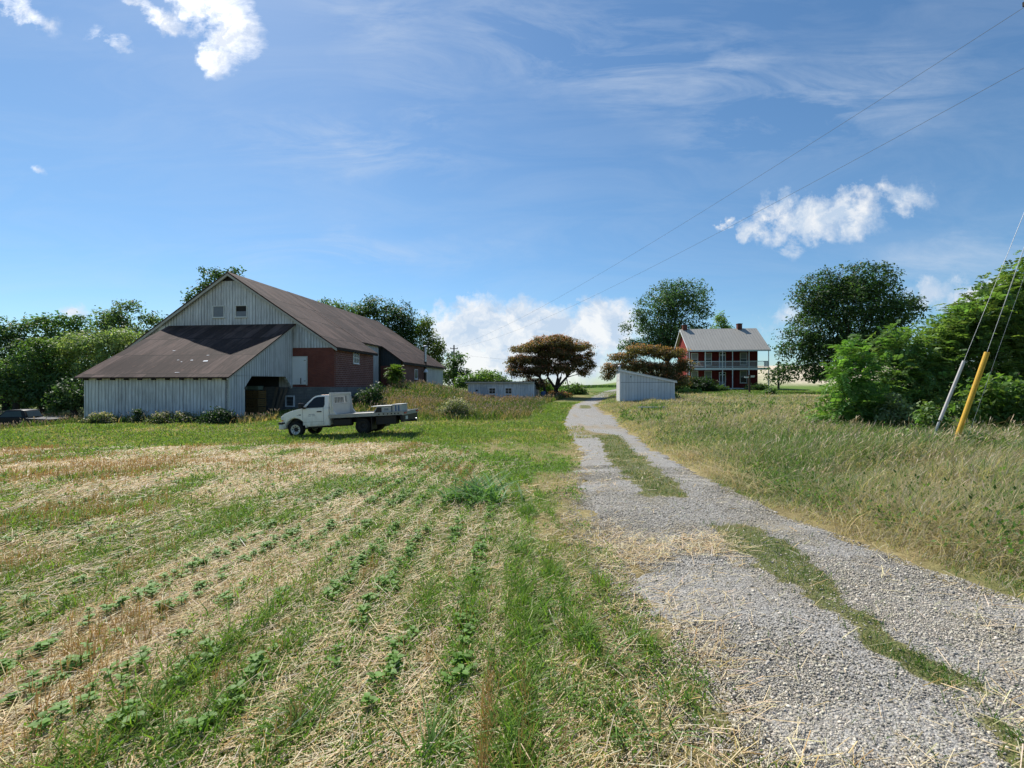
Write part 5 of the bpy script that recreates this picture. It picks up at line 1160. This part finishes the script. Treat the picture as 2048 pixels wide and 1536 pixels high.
    k_ = rng.random(len(cx_)) < pr; cx_, cy_, r = cx_[k_], cy_[k_], r[k_]; n = len(cx_); q = 11; i_ = np.repeat(np.arange(n), q); S = (rng.uniform(.02, .055, n) * (1 + .05 * r))[i_]; of = rng.normal(0, 1, (n * q, 3)) * .6
    ps = np.stack([cx_[i_] + of[:, 0] * S, cy_[i_] + of[:, 1] * S, gh(cx_, cy_)[i_] + .012 + np.abs(of[:, 2]) * S * 1.5], 1)
    L = np.maximum(.016, r[i_] * .0032) * rng.uniform(.7, 1.6, n * q); cc = (vary((.125, .225, .045), n, .3))[i_] * rng.uniform(.8, 1.25, (n * q, 1))
    V, Fq, C = leaf_quads(ps, unit(of + np.array((0, 0, .25))), unit(np.array((0, 0, 1.0)) + rng.normal(0, .5, (n * q, 3))), L, L * .55, cc)
    tag(np_mesh('low_weeds', V, Fq, M['leaf'], C), kind='stuff')
    # short green growth towards the barn
    x, y, r = polar(200000, 17, 48, -58, 12, 1.3)
    bm_ = (x < XL(y) + (y > 20) * (y < 27) * 1.0) * (1 - fieldm(x, y)) * ss(17.5, 19.5, y + np.clip(x, -9, 0) * -.15)
    u_, v_ = (x + 19.1) * math.cos(ROT) + (y - 32) * math.sin(ROT), -(x + 19.1) * math.sin(ROT) + (y - 32) * math.cos(ROT)
    inb = (u_ > -15.2) & (v_ > 7.3) & (u_ < 3.7) | (u_ > -11.1) & (u_ < .1) & (v_ > -.1)
    x, y = pick(x, y, bm_ * ~inb * (.35 + .65 * greenness(x, y))); n = len(x); r = np.hypot(x, y)
    blades('yard_grass', x, y, rng.uniform(.05, .14, n) * (1 + .9 * ss(.5, .7, fbm(x * .6, y * .6, 160)) + 1.1 * np.exp(-.5 * (((x + 7.8) / 2.6) ** 4 + ((y - 21.3) / .7) ** 2))), r * .0013 * rng.uniform(.7, 1.4, n), rng.uniform(.2, 1.1, n), mixed(x, y, np.clip(.3 + greenness(x, y) * .75, 0, .95), .3, np.array((.185, .265, .06)), ST * .95), M['grass'], (.8, 1, .06))
    # tall weeds at the foot of the barn and on the bank
    x, y, r = polar(170000, 24, 66, -50, 14, 1.2)
    u_, v_ = (x + 19.1) * math.cos(ROT) + (y - 32) * math.sin(ROT), -(x + 19.1) * math.sin(ROT) + (y - 32) * math.cos(ROT)
    foot = np.exp(-.5 * ((v_ + .9) / .7) ** 2) * (u_ > -11.5) * (u_ < 3.5) * (.35 + .65 * ss(.4, .6, fbm(x * .7, y * .7, 170)))
    left = ss(-30.5, -32, x) * ss(29, 32, y) * .6
    bank = ss(.1, .5, gh(x, y) - (-.72)) * (x < 2.5) * ss(27, 31, y) * (u_ > 3.75)
    hay = ss(30, 36, y) * (x > -8) * (x < XL(y) - 1.6 - .03 * y) * (y < 58) * ss(.5, 2.5, XL(y) - 1.5 - x)
    p = np.maximum.reduce([foot, left, bank, hay])
    inb = (u_ > -15.2) & (v_ > 7.3) & (u_ < 4.4) | (u_ > -11.1) & (u_ < .1) & (v_ > -.1)
    cu, cv = (x - 2.55) * math.cos(R(-10.5)) + (y - 55) * math.sin(R(-10.5)), -(x - 2.55) * math.sin(R(-10.5)) + (y - 55) * math.cos(R(-10.5))
    inc = (cu > -8) & (cu < .1) & (cv > -.05) & (cv < 5.1)
    x, y = pick(x, y, np.clip(p, 0, 1) * ~inb * ~inc); n = len(x); r = np.hypot(x, y); q = fbm(x * .25, y * .2, 171); tn = ss(.45, .65, q)
    col = mixed(x, y, np.clip(.85 - tn * .55, 0, 1), .3, np.array((.095, .15, .035)), np.array((.36, .26, .15)))
    h = rng.uniform(.25, .6, n) * (1 + .35 * ss(.5, .7, fbm(x * .5, y * .5, 172)))
    blades('bank_grass', x, y, h, r * .0012 * rng.uniform(.7, 1.4, n), rng.uniform(.15, .9, n), col, M['grass'], (.8, 1, .06))
    m = rng.random(n) < .10 + .16 * tn
    blades('bank_seed_heads', x[m], y[m], h[m] * 1.35, r[m] * .0017, rng.uniform(.1, .5, m.sum()), vary((.22, .20, .08), m.sum()), M['straw'], (.3, .28, .30, .95, .12), head=vary((.45, .33, .25), m.sum(), .25), levels=(0, .4, .78, .88, 1))
    # meadow right of the road
    x, y, r = polar(520000, 2.2, 58, 4, 58, 1.45)
    e = x - XR(y); u_ = (x - 10.2) * math.cos(ROT) + (y - 45) * math.sin(ROT); v_ = -(x - 10.2) * math.sin(ROT) + (y - 45) * math.cos(ROT)
    ins = (u_ > -.1) & (u_ < 5.1) & (v_ > -.05) & (v_ < 3.6)
    mm = ss(-.05, .35, e + (fbm(x * 3, y * 3, 180) - .5) * .6) * (1 - lawnm(x, y)) * ~ins
    x, y = pick(x, y, np.clip(mm, 0, 1)); n = len(x); r = np.hypot(x, y); e = x - XR(y); gq = greenness(x, y)
    rise = .25 + .75 * ss(.1, 1.1, e) * (1 - .55 * ss(20, 40, y) * ss(5, 1.5, e))
    h = rng.uniform(.22, .58, n) * rise * (.35 + 1.15 * fbm(x * .8, y * .7, 181, 4)); lean = rng.uniform(.2, 1.25, n)
    near_yel = ss(2.2, .5, e) * .12
    col = mixed(x, y, np.clip(.12 + .88 * gq - near_yel, .06, .93), .3, np.array((.15, .23, .07)), np.array((.45, .385, .265)))
    blades('meadow_grass', x, y, h, np.maximum(.0048, r * .00095) * rng.uniform(.7, 1.4, n), lean, col, M['grass'], (.75, 1, .75, .05), dirv=np.where(rng.random(n) < .55, -.3 + rng.normal(0, .9, n), rng.uniform(0, 6.28, n)))
    m = (rng.random(n) < .06 * (.2 + 1.6 * ss(.45, .65, fbm(x * .4, y * .4, 183)))) & (e > .9)
    blades('meadow_seed_heads', x[m], y[m], h[m] * 1.35, np.maximum(.009, r[m] * .0013), rng.uniform(.2, .9, m.sum()), vary((.30, .26, .12), m.sum()), M['straw'], (.3, .26, .3, .85, .12), head=vary((.50, .40, .27), m.sum(), .22), levels=(0, .4, .80, .90, 1), dirv=rng.uniform(-1.6, 1.2, m.sum()))
    # broad leaved weeds in the meadow
    cx_, cy_, r = polar(2600, 3, 40, 8, 56, 1.3); e = cx_ - XR(cy_); k_ = (e > .5) & (lawnm(cx_, cy_) < .3) & (rng.random(len(cx_)) < ss(.45, .62, fbm(cx_ * .5, cy_ * .4, 184))); cx_, cy_, r = cx_[k_], cy_[k_], r[k_]
    n = len(cx_); q = 26; i_ = np.repeat(np.arange(n), q); S = rng.uniform(.12, .3, n)[i_]; of = rng.normal(0, 1, (n * q, 3)) * .5
    ps = np.stack([cx_[i_] + of[:, 0] * S, cy_[i_] + of[:, 1] * S, gh(cx_, cy_)[i_] + .08 + np.abs(of[:, 2]) * S * 1.3], 1)
    L = np.maximum(.05, r[i_] * .004) * rng.uniform(.6, 1.4, n * q); cc = (vary((.085, .165, .04), n, .3))[i_] * rng.uniform(.8, 1.25, (n * q, 1))
    V, Fq, C = leaf_quads(ps, unit(of + np.array((0, 0, .2))), unit(np.array((0, 0, 1.0)) + rng.normal(0, .5, (n * q, 3))), L, L * .5, cc)
    tag(np_mesh('meadow_weeds', V, Fq, M['leaf'], C), kind='stuff')
    # long bent straws near the road edge
    x, y, r = polar(32000, 2.6, 16, 18, 56, 1.4); e = x - XR(y); x, y = pick(x, y, (e > .1) * np.exp(-.5 * ((e - .9) / 1.0) ** 2) * ss(.4, .6, fbm(x * 1.2, y * 1.2, 190)) * .8); n = len(x)
    blades('bent_straw', x, y, rng.uniform(.2, .62, n), np.maximum(.005, np.hypot(x, y) * .0008), rng.uniform(.8, 2.2, n), vary((.56, .46, .24), n, .22), M['straw'], (1, .9, .8, .6, .3))
    # grass island in the track
    x, y, r = polar(150000, 1.6, 30, 0, 50, 1.5); iw = island(x, y)
    near = iw * (.25 + .75 * ss(.38, .58, fbm(x * 3.2, y * 2.2, 195))) + .015 * (road(x, y) > .9)
    x, y = pick(x, y, np.clip(near, 0, 1)); n = len(x); r = np.hypot(x, y); gq = np.where(y < 5.6, .93, .55)
    blades('track_grass', x, y, rng.uniform(.03, .10, n), np.maximum(.0045, r * .00085), rng.uniform(.3, 1.3, n), mixed(x, y, np.clip(gq + (fbm(x * 2, y * 2, 196) - .5) * 1.2, .1, .97), .4, np.array((.075, .15, .028)), ST * .75), M['grass'], (.8, 1, .06), z=gh(x, y) + crownz(x, y) - .005)
    # gravel stones
    x, y, r = polar(600000, 1.5, 12, 2, 56, 1.5)
    spill = np.exp(-.5 * ((x - XL(y)) / .28) ** 2) * (x < XL(y)) * .5
    x, y = pick(x, y, np.clip((road(x, y) > .45) * (1 - .88 * ss(.3, .6, island(x, y))) * (.35 + .65 * ss(.35, .6, fbm(x * 1.1, y * .7, 199))) * (1 - .45 * np.maximum(np.exp(-.5 * (((x - XL(y)) / (XR(y) - XL(y)) - .30) / .09) ** 2), np.exp(-.5 * (((x - XL(y)) / (XR(y) - XL(y)) - .80) / .08) ** 2))) + spill, 0, 1)); n = len(x); r = np.hypot(x, y)
    s = np.clip(rng.lognormal(-5.55, .42, n), .0020, .012) * (1 + .05 * r); T = np.array([(1, 0, 0), (-1, 0, 0), (0, 1, 0), (0, -1, 0), (0, 0, 1), (0, 0, -1.)])
    dirs = T[None] + rng.normal(0, .28, (n, 6, 3)); sc = s[:, None, None] * rng.uniform(.65, 1.3, (n, 1, 3)) * np.array((1, 1, .75)); a = rng.uniform(0, 6.28, n); v = dirs * sc
    vx = v[..., 0] * np.cos(a)[:, None] - v[..., 1] * np.sin(a)[:, None]; vy = v[..., 0] * np.sin(a)[:, None] + v[..., 1] * np.cos(a)[:, None]
    z0 = gh(x, y) + crownz(x, y) + s * .3
    V = np.stack([vx + x[:, None], vy + y[:, None], v[..., 2] + z0[:, None]], -1).reshape(-1, 3)
    f0 = np.array([(0, 2, 4), (2, 1, 4), (1, 3, 4), (3, 0, 4), (2, 0, 5), (1, 2, 5), (3, 1, 5), (0, 3, 5)]); Fq = (f0[None] + (np.arange(n) * 6)[:, None, None]).reshape(-1, 3)
    tone = np.clip(rng.lognormal(-1.0, .30, n), .12, .66); c = tone[:, None] * np.stack([rng.uniform(1.05, 1.15, n), np.ones(n), rng.uniform(.76, .88, n)], 1)
    tag(np_mesh('gravel', V, Fq, M['stone'], np.repeat(c, 6, 0)), kind='stuff')
    # lawn by the house and the corn on the crest
    x, y, r = polar(60000, 52, 78, 8, 42, 1.0); x, y = pick(x, y, lawnm(x, y) * .9); n = len(x)
    blades('lawn_grass', x, y, rng.uniform(.05, .13, n), np.full(n, .07), rng.uniform(.2, .9, n), mixed(x, y, .85, .25, np.array((.13, .21, .045)), ST * .8), M['grass'], (.8, 1, .06))
    x = rng.uniform(2, 46, 9000); y = rng.uniform(122, 165, 9000); n = len(x)
    blades('corn_crop', x, y, rng.uniform(.45, .85, n), np.full(n, .22), rng.uniform(.2, .8, n), vary((.06, .12, .03), n, .25), M['grass'], (.8, 1, .06))
build_cover()

# ------------------------------------------------------------------ seedlings and tufts one can count
def seedling_mesh(seed):
    rg = np.random.default_rng(seed); vs, fs, cs = [], [], []
    def leaf(p, az, el, L, W):
        d = np.array((math.cos(az) * math.cos(el), math.sin(az) * math.cos(el), math.sin(el))); s = np.array((-math.sin(az), math.cos(az), 0)); u = np.cross(s, d) * -1; c = np.array((.15, .28, .05)) * rg.uniform(.8, 1.2)
        k = len(vs); row = [(0, .12), (.25, .8), (.55, 1.0), (.82, .62), (1, .04)]
        for t, w in row:
            q = p + d * L * t - np.array((0, 0, .22)) * L * t * t
            vs.extend([q - s * W * w * .5 + u * W * .12 * w, q, q + s * W * w * .5 + u * W * .12 * w]); cs.extend([c] * 3)
        for i in range(4):
            a = k + i * 3; fs.extend([(a, a + 1, a + 4, a + 3), (a + 1, a + 2, a + 5, a + 4)])
    h = rg.uniform(.05, .10); k = len(vs)
    for t in (0, 1):
        for a in range(4): vs.append(np.array((.003 * math.cos(a * 1.57), .003 * math.sin(a * 1.57), t * h))); cs.append(np.array((.14, .18, .05)))
    for a in range(4): fs.append((k + a, k + (a + 1) % 4, k + 4 + (a + 1) % 4, k + 4 + a))
    n = int(rg.integers(5, 9)); a0 = rg.uniform(0, 6.28)
    for i in range(n): leaf(np.array((0, 0, h * (.6 + .4 * i / n))), a0 + i * 2.4 + rg.normal() * .3, rg.uniform(.1, .6), rg.uniform(.030, .052), rg.uniform(.024, .036))
    return np.array(vs), np.array(fs), np.array(cs)
def build_seedlings():
    protos = [seedling_mesh(s) for s in range(10)]
    rows = [-.33, -.73, -1.10, -1.48, -1.88, -2.26, -2.64, -3.02, -3.4, -3.8]
    pts = []
    for i, X in enumerate(rows):
        y = 1.9
        while y < 8.5:
            y += float(rng.uniform(.06, .26)) * (1.0 if rng.random() < .75 else 2.4)
            x = X + .10 * math.sin(y * .8 + i) * .4 + float(rng.normal(0, .03)) + .035 * (y - 3) * (.6 if i < 3 else .15)
            if x > xfield(y) - .05 or float(fbm(np.array([x * 1.6]), np.array([y * .9]), 55)[0]) < .47 - .14 * float(rng.random()): continue
            pts.append((x, y))
    pts.sort(key=lambda p: math.hypot(*p)); near = [p for p in pts if abs(p[0]) < 1.12 * p[1]]
    keep, rest = near[:260], near[260:]
    meshes = []
    for i, (x, y) in enumerate(keep):
        if i < 10:
            V, Fq, C = protos[i]; o = np_mesh('bean_seedling', V, Fq, M['grass'], C); meshes.append(o)
        else:
            o = meshes[i % 10].copy(); COL.objects.link(o)
        o.location = (x, y, g(x, y) - .005); o.rotation_euler = (0, 0, float(rng.uniform(0, 6.28))); s = float(rng.uniform(.7, 1.4)); o.scale = (s, s, s)
        tag(o, 'young broad leaved bean seedling standing in a row among the straw stubble', 'seedling', 'bean seedlings in rows in the stubble field')
    Vs, Fs, Cs, b = [], [], [], 0
    for k, (x, y) in enumerate(rest + [(float(rng.choice(rows)) - (3.8 if rng.random() < .5 else 0) + float(rng.normal(0, .05)), float(rng.uniform(4, 14))) for _ in range(700)] + [(float(rng.choice(rows[:8])) + .014 * (yy - 3) + float(rng.normal(0, .045)), yy) for yy in rng.uniform(2.2, 13, 1700).tolist()]):
        if x > xfield(y) - .1 or float(fbm(np.array([x * 1.6]), np.array([y * .9]), 55)[0]) < .5 - .12 * float(rng.random()): continue
        V, Fq, C = protos[k % 10]; a = float(rng.uniform(0, 6.28)); s = float(rng.uniform(.8, 1.3)); W = np.stack([(V[:, 0] * math.cos(a) - V[:, 1] * math.sin(a)) * s + x, (V[:, 0] * math.sin(a) + V[:, 1] * math.cos(a)) * s + y, V[:, 2] * s + g(x, y)], 1)
        Vs.append(W); Fs.append(Fq + b); Cs.append(C); b += len(V)
    tag(np_mesh('far_seedlings', np.concatenate(Vs), np.concatenate(Fs), M['grass'], np.concatenate(Cs)), kind='stuff')
    # arching grass tufts
    def tuft(x, y, n, h, w, lab, spread=.06, col=(.14, .25, .055), grp='grass tufts among the stubble', name='grass_tuft'):
        px = rng.normal(0, spread, n); py = rng.normal(0, spread, n); z = np.zeros(n)
        o = blades(name, px, py, h * rng.uniform(.6, 1.15, n), w * rng.uniform(.7, 1.2, n), rng.uniform(.5, 1.75, n), vary(col, n, .22), M['grass'], (.6, 1, .8, .45, .04), kind=None, z=z)
        o.location = (x, y, g(x, y) - .01); return tag(o, lab, 'grass tuft', grp)
    q = ground_hit(962, 1003); tuft(q[0], q[1], 150, .60, .034, 'big arching blue green grass clump at the end of the straw field', .20, (.15, .28, .10), None)
    q = ground_hit(905, 1003); tuft(q[0], q[1], 40, .42, .03, 'smaller blue green grass clump just left of the big arching clump', .13, (.13, .24, .09), None)
    for px, py, n, h in ((850, 1525, 34, .26), (600, 1470, 30, .24), (990, 1340, 26, .22), (300, 1515, 20, .2), (1000, 1500, 20, .22), (1215, 1330, 14, .26), (820, 1140, 40, .26), (700, 1180, 34, .22), (880, 1250, 30, .22), (1320, 1490, 14, .24), (1075, 1230, 40, .28), (1040, 1110, 50, .30), (1060, 1030, 50, .32), (640, 1420, 24, .22), (1230, 1460, 16, .2), (760, 1120, 30, .24), (870, 1390, 22, .2), (1130, 1400, 22, .18), (1150, 1280, 22, .2), (560, 1300, 20, .18), (1080, 1500, 22, .18), (930, 1180, 30, .24)):
        q = ground_hit(px, py); tuft(q[0], q[1], n, h, .011, 'loose tuft of green grass blades among straw and weeds in the near field', .05)
build_seedlings()

# ================================================================== SKY, SUN, CAMERA
SUN_AZ, SUN_EL = R(-32.8), R(50)
sd = Vector((math.sin(SUN_AZ) * math.cos(SUN_EL), math.cos(SUN_AZ) * math.cos(SUN_EL), math.sin(SUN_EL)))
def build_world():
    w = bpy.data.worlds.new('World'); scene.world = w; w.use_nodes = True; nt = w.node_tree; nt.nodes.clear(); b = N(nt)
    out = nt.nodes.new('ShaderNodeOutputWorld'); bg = nt.nodes.new('ShaderNodeBackground'); nt.links.new(bg.outputs[0], out.inputs[0])
    sky = nt.nodes.new('ShaderNodeTexSky'); sky.sky_type = 'NISHITA'; sky.sun_disc = False; sky.sun_elevation = SUN_EL; sky.sun_rotation = SUN_AZ
    sky.altitude = 100; sky.air_density = 1.0; sky.dust_density = .25; sky.ozone_density = 2.2
    d = b.n('ShaderNodeTexCoord').outputs['Generated']; sp = b.n('ShaderNodeSeparateXYZ', i={0: d})
    yy = b.math('MAXIMUM', sp.outputs[1], .02)
    u = b.math('DIVIDE', sp.outputs[0], yy); v = b.math('DIVIDE', sp.outputs[2], yy)
    uv = b.n('ShaderNodeCombineXYZ', i={0: u, 1: v, 2: 0.0}).outputs[0]
    n1 = b.noise(uv, 9, 10, .62, .2); n2 = b.noise(b.n('ShaderNodeMapping', i={'Vector': uv, 'Rotation': (0, 0, R(38)), 'Scale': (1.0, 2.2, 1)}).outputs[0], 24, 8, .66, .3)
    warp = b.n('ShaderNodeVectorMath', operation='MULTIPLY_ADD', i={0: b.n('ShaderNodeVectorMath', operation='SUBTRACT', i={0: n1.outputs['Color'], 1: (.5, .5, .5)}).outputs[0], 1: (.16, .11, 0), 2: uv}).outputs[0]
    def blob(px, py, rx, ry, rot=0, amp=1.0):
        mp = b.n('ShaderNodeMapping', vector_type='TEXTURE', i={'Vector': warp, 'Location': ((px - CX) / F, (HY - py) / F, 0), 'Rotation': (0, 0, R(rot)), 'Scale': (rx / F, ry / F, 1)})
        L = b.n('ShaderNodeVectorMath', operation='LENGTH', i={0: mp.outputs[0]}).outputs['Value']
        return b.math('MULTIPLY', b.math('SUBTRACT', 1.0, L, clamp=True), amp)
    def union(bl):
        m = blob(*bl[0])
        for q in bl[1:]: m = b.math('MAXIMUM', m, blob(*q))
        return m
    fine = b.math('ADD', b.math('MULTIPLY', b.math('SUBTRACT', n1.outputs[0], .5), 2.6), b.math('MULTIPLY', b.math('SUBTRACT', n2.outputs[0], .5), 1.5))
    n3 = b.noise(uv, 30, 8, .62); fine2 = b.math('ADD', b.math('MULTIPLY', b.math('SUBTRACT', n1.outputs[0], .5), 1.9), b.math('MULTIPLY', b.math('SUBTRACT', n3.outputs[0], .5), 1.1))
    def mask(m, lo, hi, k=1.0, fine=fine):
        on = b.math('MULTIPLY', m, 3.0, clamp=True)
        return b.math('MULTIPLY', b.ramp(b.math('ADD', m, b.math('MULTIPLY', fine, k)), [(lo, 0.0), (hi, 1.0)]), on)
    bright = mask(union([(430, 15, 105, 80, -30, 1.2), (470, 70, 80, 75, -25, 1.2), (445, 120, 52, 48, 0), (320, 35, 130, 26, -30, .8), (280, 15, 60, 18, -25, .8), (40, 25, 110, 30, -22, .85), (100, 48, 45, 22, -10, .6), (232, 84, 62, 22, -22, .65), (85, 340, 34, 13, -25, .5)]), .14, 1.0, .9)
    cum = mask(union([(1605, 440, 120, 78, 8, 1.1), (1700, 425, 110, 72, 5, .95), (1800, 405, 100, 62, 15, .75), (1495, 462, 55, 28, 10, .75), (1452, 448, 22, 16, 0, .7), (950, 655, 130, 92, 0, 1.45), (1060, 660, 150, 82, 0, 1.5), (1190, 655, 130, 84, 0, 1.45), (1050, 715, 270, 90, 0, 1.3), (1850, 590, 110, 45, 8, .8), (1990, 590, 170, 62, 5, .85), (1560, 640, 110, 60, 0, .55), (160, 628, 60, 26, 0, .6), (660, 592, 60, 12, 0, .35)]), .20, .70, .95, fine2)
    st = b.noise(b.n('ShaderNodeMapping', i={'Vector': uv, 'Rotation': (0, 0, R(14)), 'Scale': (1.3, 5.5, 1)}).outputs[0], 1.8, 10, .66, .8).outputs[0]
    cir = b.math('MULTIPLY', b.ramp(st, [(.42, 0.0), (.80, 1.0)]), b.math('ADD', .16, union([(1250, 120, 520, 130, -12, .8), (1640, 210, 380, 110, 12, .8), (700, 300, 330, 70, -8, .8), (760, 60, 260, 120, -40, .5), (700, 500, 420, 40, 0, .6), (850, 230, 90, 30, 0, .7), (1900, 520, 260, 60, 10, .7)])))
    sk = sky.outputs[0]
    hs = b.n('ShaderNodeHueSaturation', i={'Hue': .5, 'Saturation': SKY_SAT, 'Value': SKY_VAL, 'Color': sk}).outputs[0]
    hs = b.mix(1.0, hs, SKY_TINT, 'MULTIPLY'); hs = b.mix(1.0, hs, b.ramp(b.math('ABSOLUTE', sp.outputs[2]), [(.0, (.70, .82, .98)), (.12, (.80, .88, .97)), (.35, (1, 1, 1))]), 'MULTIPLY')
    # billow tones inside the clouds: lit tops, bluish-grey hollows
    shn = b.noise(warp, 13, 6, .6).outputs[0]
    tone = b.ramp(shn, [(.40, 0.0), (.58, 1.0)])
    c1 = b.mix(tone, (4.2, 5.1, 6.3), (7.1, 7.2, 7.3)); c2 = b.mix(tone, (6.0, 6.5, 7.4), (10.5, 10.5, 10.5))
    c = b.mix(b.math('MULTIPLY', cir, .9), hs, (5.2, 5.8, 6.6))
    c = b.mix(b.math('MULTIPLY', cum, .93), c, c1); c = b.mix(bright, c, c2)
    nt.links.new(c, bg.inputs[0]); bg.inputs[1].default_value = SKY_STR
EXPO = 0.42
SKY_SAT, SKY_VAL, SKY_TINT, SKY_STR = 1.14, .96, (.88, .97, .97), .10
build_world()
sl = bpy.data.lights.new('sun', 'SUN'); sl.energy = 4.8; sl.angle = R(.53); sl.color = (1.0, .955, .88)
so = bpy.data.objects.new('sun', sl); COL.objects.link(so); so.rotation_euler = sd.to_track_quat('Z', 'Y').to_euler(); so.location = (0, 0, 60)
cam = bpy.data.cameras.new('camera'); cam.lens = F / 2048 * 36; cam.sensor_width = 36; cam.clip_end = 6000; cam.clip_start = .05; cam.shift_y = .001
co = bpy.data.objects.new('camera', cam); COL.objects.link(co); co.location = (0, 0, HC); co.rotation_euler = (R(90), 0, 0); scene.camera = co
vs = scene.view_settings; vs.view_transform = 'Standard'; vs.look = 'None'; vs.exposure = EXPO; vs.gamma = 1.0
cy = scene.cycles; cy.max_bounces = 7; cy.diffuse_bounces = 3; cy.glossy_bounces = 2; cy.transmission_bounces = 4; cy.transparent_max_bounces = 4; cy.caustics_reflective = False; cy.caustics_refractive = False; cy.sample_clamp_indirect = 6
